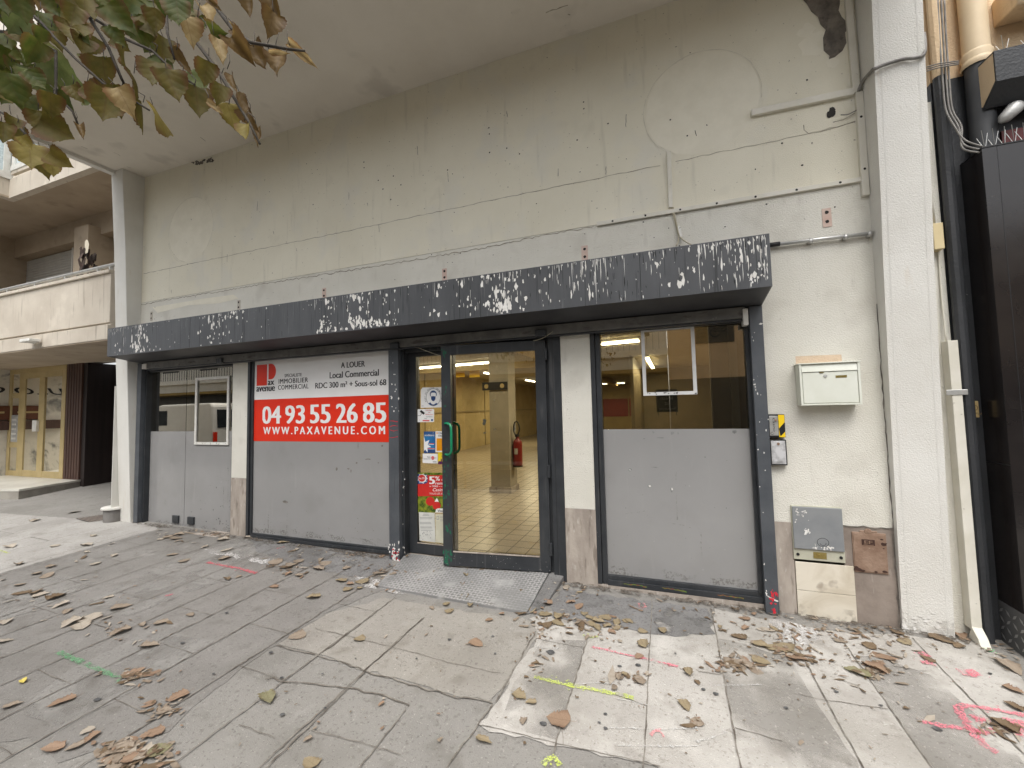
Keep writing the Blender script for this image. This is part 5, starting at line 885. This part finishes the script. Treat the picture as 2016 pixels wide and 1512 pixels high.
m = MB(); c0_, c1_ = P(1972, 238, 'y', -.12), P(2006, 205, 'y', -.12); d = (c1_-c0_).normalized(); m.tube([c0_-d*.01, c0_+d*.02, c0_+d*.10, c1_], [.012, .034, .042, .03], 12); m.build('lamp_head', M_ZINC, t, smooth=True)
m = MB(); m.tube([c1_, c1_+Vector((.06, .05, .03)), c1_+Vector((.1, .15, .04))], .012, 8); m.m = 1; m.box(2.15, 3.0, .0, .04, 3.2, 3.28); m.build('arm', [M_ZINC, pmat('dark_red_sign_band', (.16, .03, .03), rough=.5)], t)
# ---------------- across the street, seen in the glass ----------------
op = thing('white_building', (-6, -12, -.6), 'pale building across the street', 'building')
m = MB(); m.box(-30, .07, -12.4, -12, -1, 6.8); m.build('wall', pmat('pale_facade', (.66, .65, .62), (.6, .59, .55), 2), op)
m = MB(); m.box(-30, .09, -12, -11.85, 3.28, 3.5); m.box(-30, .08, -12, -11.9, 6.3, 6.5); m.build('cornice', M_WHITEP, op)
m = MB()
for i in range(9): m.box(-1.9-i*3.2, -.5-i*3.2, -12.01, -11.98, -.6, 2.5); m.box(-1.9-i*3.2, -.5-i*3.2, -12.01, -11.98, 4.0, 5.9)
m.build('window', pmat('dark_window', (.03, .035, .04), rough=.2), op)
m = MB(); m.box(-30, .06, -11.99, -11.95, -.6, 2.62); m.build('shopfront', pmat('dim_shopfront', (.05, .045, .035), (.09, .08, .06), .6, .4), op)  # dark shop glass, with the shadow over the shopfronts put into its colour
m = MB(); m.box(-30, .05, -11.95, -10.9, 2.62, 2.75); m.build('awning', pmat('ochre_awning', (.30, .20, .06), (.24, .16, .05), 1), op)
m = MB(); m.box(-30, -.2, -11.75, -11.72, 4.15, 4.18)
for i in range(150): m.box(-.2-i*.2, -.19-i*.2, -11.745, -11.725, 3.5, 4.15)
m.build('railing', M_BLK, op)
op = thing('ochre_building', (6, -12, -.6), 'ochre building across the street', 'building')
m = MB(); m.box(.09, 30, -12.4, -12.0, -1, 6.2); m.m = 1; m.box(.09, 30, -12.0, -11.9, -1, 2.4); m.build('wall', [pmat('ochre_facade', (.56, .42, .28), (.5, .37, .24), 2), pmat('dark_shopfront', (.06, .055, .05), rough=.4)], op)
m = MB()
for i in range(7): m.box(1+i*3, 2.2+i*3, -12.01, -11.98, 3.6, 5.6)
m.build('window', pmat('dark_window_pane', (.03, .035, .04), rough=.2), op)
van = thing('van', (-17, -7.2, gz(-17, -7.2)-.02), 'white van parked across the pavement', 'van')
zv = gz(-17, -7.2)-.02; vy = -6.5
prof = [(-19.3, .35), (-19.35, .9), (-18.9, 1.15), (-18.4, 1.95), (-18.0, 2.02), (-15.3, 2.04), (-15.22, 1.9), (-15.15, 1.0), (-15.15, .35)]
m = MB(); m.prism([(x, vy-1.7, zv+z) for x, z in prof], (0, 1.7, 0)); m.build('body', pmat('van_white', (.74, .73, .70), (.68, .67, .64), 2, .3), van, bevel=.07)
M_VG = pmat('van_glass', (.02, .025, .03), rough=.1)
m = MB(); m.box(-18.35, -17.6, vy-.005, vy+.012, zv+1.25, zv+1.8); m.build('window', M_VG, van)
m = MB(); m.prism([(-15.20, vy-1.5, zv+1.15), (-15.13, vy-1.5, zv+1.15), (-15.20, vy-1.5, zv+1.8), (-15.25, vy-1.5, zv+1.8)], (0, 1.3, 0)); m.build('rear_window', M_VG, van)
m = MB(); m.box(-15.15, -15.06, vy-1.7, vy, zv+.35, zv+.5); m.build('bumper', M_BLK, van)
for y in (vy-1.6, vy-.1): m = MB(); m.box(-15.14, -15.12, y-.07, y+.07, zv+.65, zv+1.0); m.build('tail_light', M_RED, van)
for x in (-18.6, -15.9):
    for y in (vy-1.6, vy-.1): m = MB(); m.tube([(x, y-.1, zv+.33), (x, y+.1, zv+.33)], .33, 20); m.build('wheel', M_BLK, van)
sgp = thing('street_sign', (-3.05, -5.5, gz(-3, -5.5)), 'round road sign on a thin pole at the kerb', 'road sign')
m = MB(); m.tube([(-3.05, -5.5, -.4), (-3.05, -5.5, 2.35)], .03, 10); m.build('pole', pmat('brown_pole', (.12, .05, .035), rough=.5), sgp)
m = MB(); dv = Vector((.5, .86, 0)); m.tube([Vector((-3.12, -5.44, 2.05)), Vector((-3.12, -5.44, 2.05))+dv*.02], .30, 28); m.build('sign_disc', pmat('brown_disc', (.20, .05, .03), (.13, .05, .03), 3, .5), sgp)
m = MB(); dv = Vector((-.4, .9, 0)); m.tube([Vector((-2.93, -5.40, 1.98)), Vector((-2.93, -5.40, 1.98))+dv*.02], .26, 28); m.build('sign_disc', pmat('grey_disc', (.10, .06, .045), rough=.5), sgp)
# ---------------- the overhanging tree ----------------
def leafmat(name, c1, c2, edge, tr=.52):
    m = bpy.data.materials.new(name); m.use_nodes = True; t = m.node_tree; b = t.nodes['Principled BSDF']; o = t.nodes['Material Output']
    uv = t.nodes.new('ShaderNodeUVMap'); sx = t.nodes.new('ShaderNodeSeparateXYZ'); lnk(uv.outputs[0], sx.inputs[0], t)
    def mt(op, a, bb=None):
        n = t.nodes.new('ShaderNodeMath'); n.operation = op
        for i, v in enumerate((a, bb)):
            if v is None: continue
            if isinstance(v, (int, float)): n.inputs[i].default_value = v
            else: lnk(v, n.inputs[i], t)
        return n.outputs[0]
    au = mt('ABSOLUTE', sx.outputs[0]); k = mt('SUBTRACT', sx.outputs[1], mt('MULTIPLY', au, .9)); sw = mt('ABSOLUTE', mt('SINE', mt('MULTIPLY', k, 13)))
    vein = mt('LESS_THAN', sw, .10); mid = mt('LESS_THAN', au, .02); vv = mt('MAXIMUM', vein, mid)
    tc = t.nodes.new('ShaderNodeTexCoord'); n = t.nodes.new('ShaderNodeTexNoise'); n.inputs['Scale'].default_value = 38; n.inputs['Detail'].default_value = 5; lnk(tc.outputs['Object'], n.inputs['Vector'], t)
    r = t.nodes.new('ShaderNodeValToRGB'); r.color_ramp.elements[0].color = (*c1, 1); r.color_ramp.elements[1].color = (*c2, 1); r.color_ramp.elements[0].position = .35; r.color_ramp.elements[1].position = .65; lnk(n.outputs[0], r.inputs[0], t)
    ed = t.nodes.new('ShaderNodeMapRange'); ed.inputs[1].default_value = .30; ed.inputs[2].default_value = .5; lnk(mt('ADD', au, mt('MULTIPLY', n.outputs[0], .12)), ed.inputs[0], t)
    m1 = t.nodes.new('ShaderNodeMix'); m1.data_type = 'RGBA'; lnk(ed.outputs[0], m1.inputs[0], t); lnk(r.outputs[0], m1.inputs[6], t); m1.inputs[7].default_value = (*edge, 1)
    m2 = t.nodes.new('ShaderNodeMix'); m2.data_type = 'RGBA'; lnk(mt('MULTIPLY', vv, .28), m2.inputs[0], t); lnk(m1.outputs[2], m2.inputs[6], t); m2.inputs[7].default_value = (edge[0]*.8, edge[1]*.8, edge[2]*.8, 1)
    lnk(m2.outputs[2], b.inputs['Base Color'], t); b.inputs['Roughness'].default_value = .6; b.inputs['Specular IOR Level'].default_value = .3
    bp = t.nodes.new('ShaderNodeBump'); bp.inputs['Strength'].default_value = .22; bp.inputs['Distance'].default_value = .002; lnk(sw, bp.inputs['Height'], t); lnk(bp.outputs[0], b.inputs['Normal'], t)
    tl = t.nodes.new('ShaderNodeBsdfTranslucent'); lnk(m2.outputs[2], tl.inputs[0], t); mx = t.nodes.new('ShaderNodeMixShader'); mx.inputs[0].default_value = tr
    lnk(b.outputs[0], mx.inputs[1], t); lnk(tl.outputs[0], mx.inputs[2], t); lnk(mx.outputs[0], o.inputs[0], t); return m
OUT = [(0, -.06), (.14, -.055), (.30, -.04), (.40, .03), (.48, .14), (.50, .28), (.455, .36), (.47, .45), (.40, .53), (.40, .61), (.29, .68), (.27, .75), (.15, .81), (.10, .88), (.05, .94), (.0, 1.05)]
def leafgeo(L, wr, curl, roll, wav, rnd, rag=0):
    """grid leaf: columns across, rows along; returns verts (u across, v along, n up), faces, uvs"""
    rows = 18; cols = 6; vs = []; fs = []; uv = []
    def half(v):
        best = 0
        for (a, b), (c, d) in zip(OUT, OUT[1:]):
            if b <= v <= d and d > b: best = max(best, a+(c-a)*(v-b)/(d-b))
        return best
    ph = rnd.random()*6
    for i in range(rows+1):
        v = -.06+1.11*i/rows; hw = max(half(v), .004) if v > -.05 else .16
        hw *= 1+.035*((i % 2)*2-1)*(0 < i < rows)
        if rag: hw = (hw*.7+.10*(v < .95))*(1 if .05 < v < .9 else .8)
        sides = (1+rnd.uniform(-rag, rag), 1+rnd.uniform(-rag, rag))
        for j in range(cols+1):
            s = j/cols*2-1; u = s*hw*wr*sides[s > 0]
            vv = v + (.04*abs(s) if i == 0 else 0)
            n = curl*(abs(u)/.5)**1.5*L + roll*((vv-.5)**2)*L + wav*L*math.sin(vv*9+s*2.5+ph)*abs(s)
            k = 1-.35*min(1, abs(curl))*abs(s)
            vs.append((u*L*k, vv*L, n)); uv.append((s*hw, vv))
    for i in range(rows):
        for j in range(cols):
            a = i*(cols+1)+j; fs.append((a, a+1, a+cols+2, a+cols+1))
    return vs, fs, uv
def meshuv(name, vs, fs, uv, mis, mats):
    me = bpy.data.meshes.new(name); me.from_pydata(vs, [], fs); me.update()
    l = me.uv_layers.new(name='UVMap')
    for lp in me.loops: l.data[lp.index].uv = uv[lp.vertex_index]
    for m in mats: me.materials.append(m)
    me.polygons.foreach_set('material_index', mis); me.polygons.foreach_set('use_smooth', [True]*len(fs)); return me
LM = {'g': leafmat('leaf_green', (.060, .085, .014), (.105, .115, .022), (.12, .075, .025)), 'G': leafmat('leaf_pale_green', (.12, .155, .05), (.17, .20, .07), (.15, .15, .06)), 'o': leafmat('leaf_olive', (.105, .092, .018), (.15, .118, .026), (.13, .065, .025)),
      'b': leafmat('leaf_brown', (.135, .085, .028), (.18, .115, .04), (.11, .06, .022)), 't': leafmat('leaf_tan', (.33, .235, .10), (.42, .32, .16), (.22, .12, .05)), 'y': leafmat('leaf_yellow', (.22, .175, .035), (.29, .235, .065), (.17, .10, .03))}
LK = list(LM)
tree = thing('tree', (-3.9, -5.6, gz(-3.9, -5.6)), 'lime tree with browning autumn leaves hanging over the pavement', 'tree')
M_BARK = pmat('bark', (.035, .03, .024), (.07, .058, .045), 9, .9, .6, 40)
BY = -2.9
def B(x, y, dy=0): return P(x/3, y/3, 'y', BY+dy)
tv, tf, tu, tm = [], [], [], []
rl = random.Random(5)
def putleaf(base, tipdir, face, L, wr, curl, roll, wav, k):
    v_ = tipdir.normalized(); n_ = (face - v_*face.dot(v_)).normalized(); u_ = v_.cross(n_)
    vs, fs, uv = leafgeo(L, wr, curl, roll, wav, rl); o = len(tv)
    tv.extend([tuple(base + u_*a + v_*b + n_*c) for a, b, c in vs]); tf.extend([tuple(o+i for i in f) for f in fs]); tu.extend(uv); tm.extend([LK.index(k)]*len(fs))
LEAVES = [(60,130,180,80,.9,'g'),(30,330,150,100,.9,'g'),(85,540,190,80,.9,'g'),(35,420,130,120,.8,'g'),(240,20,110,90,.6,'b'),(270,140,150,70,.9,'g'),(350,110,130,80,.7,'o'),(430,200,150,70,.7,'o'),(490,270,150,75,.7,'o'),(530,180,170,70,.35,'b'),(190,310,170,110,.7,'g'),(150,350,110,80,.6,'g'),(375,420,280,40,.75,'G'),(250,490,190,60,.85,'g'),(30,570,140,90,.7,'g'),(150,620,180,70,.7,'g'),(300,630,150,100,.8,'o'),(410,590,150,70,.35,'g'),(460,560,120,60,.5,'o'),(620,440,180,90,.9,'o'),(620,630,210,90,.9,'o'),(745,610,180,70,.6,'t'),(735,350,130,80,.4,'o'),(815,520,180,75,.35,'o'),(845,700,190,90,.35,'o'),(970,730,220,50,.35,'y'),(720,120,200,50,.6,'g'),(690,50,180,60,.6,'g'),(800,190,160,70,.6,'g'),(880,160,150,60,.6,'o'),(900,250,160,60,.5,'o'),(500,30,160,80,.7,'o'),(400,20,150,90,.7,'o'),(620,30,150,70,.7,'g'),(770,30,160,90,.6,'g'),(850,60,180,70,.7,'g'),(920,130,140,90,.6,'o'),(1000,60,160,80,.6,'g'),(1050,80,180,80,.8,'g'),(960,290,160,90,.6,'o'),(910,440,200,80,.6,'o'),(985,370,180,45,.6,'G'),(1020,510,200,70,.85,'o'),(1085,370,170,60,.35,'b'),(1150,510,210,50,.55,'G'),(1165,610,200,80,.8,'o'),(1120,190,170,85,.8,'t'),(1220,80,180,60,.6,'t'),(1290,190,150,20,.7,'g'),(1300,300,210,70,.45,'t'),(1215,440,150,100,.7,'o'),(1295,560,140,100,.6,'o'),(1280,640,130,40,.3,'t'),(1380,490,180,65,.35,'b'),(1440,620,160,70,.35,'b'),(1365,690,150,80,.7,'y'),(1455,780,130,80,.6,'y'),(1500,720,130,70,.5,'b'),(1525,810,160,80,.35,'b'),(1440,310,180,50,.6,'b'),(1400,180,140,40,.3,'t'),(1440,230,160,45,.4,'b'),(1540,350,170,60,.5,'b'),(1640,380,170,85,.6,'b'),(1660,310,140,10,.25,'t'),(1800,340,230,40,.3,'t'),(1480,50,140,85,.9,'b'),(1600,150,170,100,.7,'b'),(1630,70,180,70,.5,'b'),(1190,140,90,60,.6,'g'),(75,730,110,80,.8,'o'),(20,790,140,80,.7,'o'),(100,800,120,90,.5,'o'),(240,730,150,80,.7,'o'),(360,775,210,30,.9,'o'),(480,780,130,60,.45,'b'),(180,930,200,70,.7,'y'),(160,850,90,60,.6,'y'),(250,980,160,80,.3,'o'),(310,1000,100,80,.8,'y'),(365,950,150,30,.8,'y'),(130,60,160,80,.7,'g'),(20,20,160,70,.8,'g'),(320,40,140,70,.7,'g'),(180,180,150,80,.8,'g'),(560,70,150,75,.5,'o'),(700,220,130,60,.5,'g'),(1120,30,150,60,.5,'g'),(60,250,150,60,.8,'g'),(240,220,150,80,.6,'o'),(110,440,160,70,.8,'g'),(330,230,150,70,.6,'o'),(960,20,140,90,.7,'g'),(1270,30,130,40,.3,'b'),(430,100,150,90,.7,'o'),(480,180,130,60,.6,'o'),(560,560,150,50,.6,'o'),(690,570,120,70,.7,'o')]
EXTRA = [(x+rl.uniform(-90, 60), y+rl.uniform(-90, 50), s*rl.uniform(.55, .85), a+rl.uniform(-40, 40), max(.7, wr), rl.choice('googGo')) for x, y, s, a, wr, k in LEAVES if x < 1100 and y < 640 and rl.random() < .75]
for x, y, s, a, wr, k in LEAVES+EXTRA:
    dy = rl.uniform(-.16, .16); c = P(x/3, y/3, 'y', BY+dy); dep = (c-CAMP).dot(fwd); L = s/3/FPX*dep*.92
    a = R(a); t2 = right*math.cos(a) + down*math.sin(a) + fwd*rl.uniform(-.35, .35); narrow = wr < .5
    face = -(c-CAMP).normalized() + right*(rl.uniform(.9, 1.5)*rl.choice((-1, 1)) if narrow and k not in 'tb' else rl.uniform(-.4, .4)) + Z*rl.uniform(-.35, .3)
    putleaf(c - t2.normalized()*L*.5, t2, face, L, (wr*1.25 if k in 'tb' and wr < .5 else max(wr, .8)*1.25), rl.uniform(.15, .5)*(1.8 if k in 'tb' else .7), rl.uniform(-.3, .35), rl.uniform(.015, .05)*(1.6 if k in 'tb' else 1), k)
tw = MB()
TW = [[(1230, -20), (1370, 170), (1480, 250), (1700, 290), (1800, 300)], [(520, 90), (640, 280), (720, 470), (770, 560)], [(420, -30), (520, 85), (740, 230), (900, 300), (1050, 440), (1150, 500)], [(960, -20), (980, 80), (990, 200), (1030, 350)], [(1060, -20), (1160, 250), (1290, 420), (1390, 590), (1470, 720), (1535, 850)], [(60, -30), (240, 130), (330, 230), (450, 350), (640, 520), (800, 600), (880, 650)], [(120, 200), (330, 300), (330, 560), (430, 660), (470, 760)], [(1530, -30), (1560, 40), (1600, 100)], [(540, -30), (640, 60), (690, 150)], [(0, 30), (110, 50)], [(-40, 180), (130, 200), (300, 320)], [(-40, 640), (60, 690), (160, 800), (260, 930), (320, 940)]]
for q in TW:
    pts = [B(x, y, rl.uniform(-.03, .03)) for x, y in q]; tw.tube(pts, [.0055*(1-.5*i/(len(pts)-1)) for i in range(len(pts))], 6)
for x, y, s, a, wr, k in LEAVES:                              # leaf stalks
    c = B(x, y); a = R(a); dep = (c-CAMP).dot(fwd); L = s/3/FPX*dep; b = c-(right*math.cos(a)+down*math.sin(a))*L*.5; tw.tube([b, b+Vector((rl.uniform(-.01, .01), 0, .018)), b+Vector((rl.uniform(-.03, .01), 0, .04))], .0012, 4)
hub = Vector((-3.1, -3.5, 3.75)); tb = Vector((-3.9, -5.6, gz(-3.9, -5.6)))
for q in TW:
    s0 = B(*q[0]); tw.tube([hub, hub.lerp(s0, .5)+Vector((0, 0, .12)), s0], [.014, .008, .0045], 6)
tw.tube([tb+Z*2.6, tb+Vector((.2, .5, 3.3)), tb+Vector((.5, 1.4, 3.8)), hub], [.07, .05, .03, .016], 10)
for a in range(5): d = Vector((math.cos(a*1.3+2), math.sin(a*1.3+2), 0)); tw.tube([tb+Z*(2.7+a*.15), tb+d*.7+Z*(3.9+a*.2), tb+d*1.5+Z*(4.9+a*.25)], [.06, .04, .015], 8)
tw.build('branch', M_BARK, tree, smooth=True)
for i in range(900):                                        # the crown above and behind
    c = Vector((rl.gauss(-4.2, 1.1), rl.gauss(-5.3, .9), rl.gauss(4.9, .55)))
    if c.z < 3.4 or (c.y > -3.5): continue
    putleaf(c, Vector((rl.uniform(-1, 1), rl.uniform(-1, 1), -1.2)), Vector((rl.uniform(-1, 1), rl.uniform(-1, 1), 1)), rl.uniform(.09, .15), 1.0, .2, .1, .03, rl.choice('ggoob'))
me = meshuv('foliage', tv, tf, tu, tm, [LM[k] for k in LK]); fo = bpy.data.objects.new('foliage', me); COL.objects.link(fo); fo.parent = tree; fo.matrix_parent_inverse = INV[tree.name]
m = MB(); m.tube([tb-Z*.2, tb+Z*.3, tb+Z*1.5, tb+Z*2.7], [.17, .14, .12, .10], 14); m.build('trunk', M_BARK, tree, smooth=True)
# ---------------- fallen leaves ----------------
def dryleaf(name, c1, c2, edge): return leafmat(name, c1, c2, edge, .08)
FM = {'w': dryleaf('dry_leaf_pale', (.36, .31, .25), (.46, .41, .34), (.30, .25, .20)), 't': dryleaf('dry_leaf_tan', (.25, .20, .152), (.33, .272, .21), (.19, .145, .105)), 'y': dryleaf('dry_leaf_khaki', (.25, .20, .125), (.32, .26, .165), (.19, .14, .08)), 'd': dryleaf('dry_leaf_dark', (.15, .105, .065), (.20, .145, .09), (.11, .07, .04)), 'o': dryleaf('dry_leaf_rust', (.25, .168, .112), (.325, .225, .155), (.19, .12, .08)), 'Y': dryleaf('dry_leaf_yellow', (.60, .48, .06), (.66, .55, .2), (.5, .4, .1)), 'g': dryleaf('dry_leaf_green_brown', (.19, .18, .10), (.25, .23, .14), (.17, .14, .08))}
CN = {'w': 'pale grey tan', 't': 'light brown', 'y': 'khaki brown', 'd': 'dark brown', 'o': 'rust coloured', 'Y': 'bright yellow', 'g': 'olive green'}
variants = {}
def leafmesh(k, v):
    if (k, v) in variants: return variants[(k, v)]
    r_ = random.Random(100+v); crump = v in (1, 3, 5)
    vs, fs, uv = leafgeo(1.0, r_.uniform(.95, 1.3), r_.uniform(.05, .2) if not crump else r_.uniform(.25, .5), r_.uniform(.0, .25), r_.uniform(.02, .05) if not crump else .08, r_, .22)
    if crump: vs = [(a*.75, b-.5+.03*math.sin(a*30), c+.06*noise.noise(Vector((a*5, b*5, v*3)))) for a, b, c in vs]
    else: vs = [(a, b-.5, c+.03*noise.noise(Vector((a*4, b*4, v*3)))) for a, b, c in vs]
    n0 = len(vs); st_ = [(-.01, -.48, .0), (.01, -.48, .0), (.012, -.7, .05), (-.008, -.7, .05), (.05, -.85, .10), (.035, -.86, .10)]     # stalk
    vs += st_; fs += [(n0, n0+1, n0+2, n0+3), (n0+3, n0+2, n0+4, n0+5)]; uv += [(.3, 0)]*6
    if v == 6:       # torn half leaf
        fs = [f for i, f in enumerate(fs) if not (i % 6 > 3 and 18 < i < 90)]
    zmin = min(c for a, b, c in vs); vs = [(a, b, c-zmin) for a, b, c in vs]
    me = meshuv('fallen_leaf', vs, fs, uv, [0]*len(fs), [FM[k]]); variants[(k, v)] = me; return me
FALL = """145 1009 28 w;70 1026 22 w;20 1078 32 w;107 1076 22 w;168 1075 40 w;222 1072 14 w;185 1056 16 w;315 1063 20 w;36 1112 24 t;95 1134 60 t;72 1130 30 t;102 1117 22 t;5 1144 14 w;37 1153 22 t;40 1170 40 d;70 1168 36 d;82 1173 36 w;112 1177 44 d;118 1194 30 w;131 1207 24 t;212 1179 26 w;225 1095 28 w;190 1111 24 w;338 1094 30 t;365 1105 30 t;172 1089 12 w;10 1228 28 w;10 1264 36 w;140 1229 44 w;160 1236 50 w;180 1217 44 w;240 1197 46 t;280 1232 24 t;320 1228 40 t;235 1248 40 t;295 1275 40 t;375 1213 24 t;330 1058 36 t;345 1062 30 t;352 1054 26 t;486 1059 20 w;440 1064 34 w;403 1079 16 w;448 1084 26 w;444 1101 30 t;558 1070 40 y;575 1066 14 y;583 1085 18 w;448 1142 24 d;467 1138 18 t;540 1109 34 t;573 1114 40 t;590 1106 30 t;565 1117 26 d;568 1132 20 o;587 1135 24 t;541 1157 26 o;625 1122 36 t;640 1112 30 t;631 1104 20 t;683 1121 24 t;670 1145 34 y;690 1152 22 o;683 1163 28 y;716 1146 28 y;745 1153 24 t;745 1130 36 t;763 1140 34 t;772 1135 20 t;709 1161 18 y;616 1178 30 y;584 1255 38 t;710 1261 26 y;763 1164 14 o;751 1098 20 o;790 1092 26 o;800 1086 26 t;796 1100 22 o;824 1147 12 t;918 1140 24 y;945 1124 20 o;911 1155 16 o;915 1177 28 y;880 1191 20 y;886 1205 26 y;926 1193 24 y;851 1200 18 t;964 1223 20 o;987 1211 16 o;1067 1143 34 y;1075 1190 34 o;1068 1200 12 o;1048 1205 24 y;1075 1212 40 y;1100 1216 36 y;1077 1234 30 d;1100 1230 36 y;1140 1169 18 y;1123 1189 24 o;1140 1196 28 o;1150 1211 26 y;1165 1220 34 y;1180 1227 34 y;1190 1218 30 y;1175 1238 36 y;1165 1232 30 y;1195 1236 26 y;939 1270 36 o;1052 1308 18 d;1037 1337 14 d;1024 1374 42 y;1045 1387 30 y;1215 1228 34 y;1232 1226 20 y;1205 1246 20 o;1264 1246 24 y;1304 1244 26 y;1265 1270 32 y;1257 1296 22 o;1218 1336 26 t;1228 1330 18 y;1257 1341 36 t;1355 1325 38 y;1374 1348 22 d;1350 1394 38 y;1418 1238 16 y;1465 1220 24 o;1487 1211 16 o;1467 1240 28 o;1453 1256 36 d;1522 1241 22 y;1500 1274 40 y;1520 1277 40 y;1545 1279 56 y;1570 1298 44 o;1440 1308 40 t;1465 1310 36 t;1500 1305 40 y;1371 1425 26 t;1765 1247 30 d;1783 1265 34 y;1714 1274 34 d;1754 1304 22 o;1686 1327 54 g;1725 1320 50 o;1826 1300 30 d;1858 1262 56 d;1888 1276 34 d;1893 1255 30 o;1990 1318 50 t;1998 1363 40 o;1975 1432 56 d;1995 1395 40 d;1640 1306 14 d;1786 1399 12 d;265 1327 44 o;120 1386 60 o;25 1392 36 t;45 1344 26 Y;350 1376 40 o;325 1405 40 t;298 1448 58 o;310 1480 50 g;240 1478 54 t;262 1500 50 o;215 1490 50 t;230 1506 44 t;178 1458 40 o;145 1475 40 t;102 1478 46 o;170 1443 30 w;528 1378 50 g;610 1505 46 y;605 1460 22 t;750 1390 16 o;864 1410 12 o;953 1462 48 y;1098 1420 56 o;868 1460 18 t;1030 1425 30 t;340 1060 20 t;1240 1226 24 y;1212 1240 24 y;1560 1286 30 y"""
def place(px, py):
    spots = [(px < 300 and py < 1110, 'on the pale paving by the left pillar'), (px < 560 and py < 1300, 'on the dark paving at left'), (px < 560, 'at the bottom left of the pavement'), (px < 830 and py < 1170, 'below the letting sign window'), (840 < px < 1070 and 1100 < py < 1200, 'on the metal ramp'), (px < 1060 and py < 1240, 'around the foot of the metal ramp'), (px < 1060, 'on the bare paving in the middle'), (px < 1330 and py < 1265, 'in the heap right of the ramp'), (px < 1480 and py > 1265, 'near the lime and pink marks'), (px < 1600, 'on the pale paving before the right window'), (True, 'by the right hand pillar foot')]
    return next(t for c, t in spots if c)
pr = bpy.data.objects
cnt = {}
rf = random.Random(11)
for row in FALL.split(';'):
    px, py, sz, k = row.split(); px, py, sz = int(px), int(py), int(sz)
    p = Gr(px, py); dep = (p-CAMP).dot(fwd); L = sz/FPX*dep*rf.uniform(.64, .86); L = min(L, .13)
    v = rf.choice((0, 1, 2, 3, 4, 5)) if sz > 18 else rf.choice((1, 3, 5, 6))
    o = pr.new('fallen_leaf', leafmesh(k, v)); COL.objects.link(o)
    hgt = .012
    if 770 < px < 1060 and 1105 < py < 1205: hgt = .012 + .045*max(0, min(1, (p.y+.55)/.6))
    o.location = lift(p, hgt); o.scale = (L*rf.uniform(.8, 1.1), L, L*(rf.uniform(.25, .42) if v in (1, 3, 5) else rf.uniform(.15, .32))); o.rotation_euler = (rf.gauss(0, .07), rf.gauss(0, .07), rf.uniform(0, 6.28))
    size = 'tiny' if sz < 19 else ('large' if sz > 42 else 'curled' if v in (1, 3, 5) else 'flat')
    o['label'] = f"{size} {CN[k]} fallen leaf {place(px, py)}"; o['category'] = 'leaf'; o['group'] = 'fallen leaves on the pavement'
# crumbled leaf bits
cr = MB(); rc = random.Random(3)
def crumbs(px, py, sx, sy, n, big=.010):
    for _ in range(int(n*(.75 if sx < 70 else .5))):
        x, y = rc.gauss(px, sx), rc.gauss(py, sy); d = ray(x, y); p = Gr(x, y)
        if p.y > -.01 or (p.y > -.16 and p.x > 1.4 and p.x < 1.7): continue
        h = .012 + (.045*max(0, min(1, (p.y+.55)/.6)) if -2.5 < p.x < -.95 and p.y > -.52 else 0)
        c = Vector(lift(p, h+rc.random()*.003)); a = rc.random()*6.28; u = Vector((math.cos(a), math.sin(a), rc.uniform(-.2, .2))); v = Vector((-math.sin(a), math.cos(a), rc.uniform(-.2, .2)))
        cr.m = rc.choice((0, 0, 1, 1, 2, 3)); s_ = big*rc.lognormvariate(-.2, .5); random.seed(rc.random()); cr.blob(c, u, v, s_*rc.uniform(.8, 2.2), s_*.6, 6, .5)
for a in [(1320, 1195, 80, 8, 60), (1430, 1205, 50, 10, 50), (1500, 1250, 60, 25, 120), (1560, 1300, 40, 15, 70, .016), (1640, 1245, 60, 12, 120), (1740, 1252, 60, 8, 80), (1880, 1262, 40, 6, 70, .014), (1700, 1300, 60, 25, 90), (1730, 1322, 16, 14, 70, .016), (1180, 1235, 40, 14, 90, .014), (1090, 1225, 34, 12, 70, .014), (1110, 1165, 30, 10, 40), (950, 1125, 60, 6, 50, .008), (930, 1180, 60, 20, 40, .008), (800, 1090, 14, 8, 70, .014), (755, 1140, 24, 20, 80, .012), (620, 1088, 60, 6, 60), (720, 1094, 40, 5, 50), (400, 1045, 50, 6, 90, .014), (440, 1052, 12, 4, 60, .018), (300, 1027, 20, 4, 40, .016), (340, 1058, 30, 8, 60), (570, 1118, 40, 12, 80, .012), (250, 1150, 120, 60, 60), (120, 1170, 60, 30, 60), (260, 1490, 40, 16, 160, .018), (240, 1240, 60, 20, 60), (270, 1335, 26, 10, 70, .016), (1300, 1350, 120, 60, 90, .006), (1500, 1400, 120, 60, 60, .006), (1800, 1350, 120, 60, 130, .007), (1450, 1310, 26, 10, 90, .014), (1235, 1340, 24, 8, 40), (1370, 1425, 10, 8, 20), (1055, 1255, 14, 10, 40, .010), (860, 1290, 140, 60, 90, .005), (600, 1400, 140, 60, 60, .005), (1060, 1310, 20, 10, 16, .012), (330, 1400, 26, 12, 50, .012), (1970, 1440, 20, 10, 30, .014), (200, 955, 30, 5, 50, .016), (1955, 1290, 30, 14, 40, .012)]: crumbs(*a[:5], **({'big': a[5]} if len(a) > 5 else {}))
cr.build('leaf_litter', [FM['t'], FM['d'], FM['o'], FM['w']], None, kind='stuff', label='crumbled bits of dry leaves scattered over the pavement', category='leaf litter')
print('objects', len(bpy.data.objects))
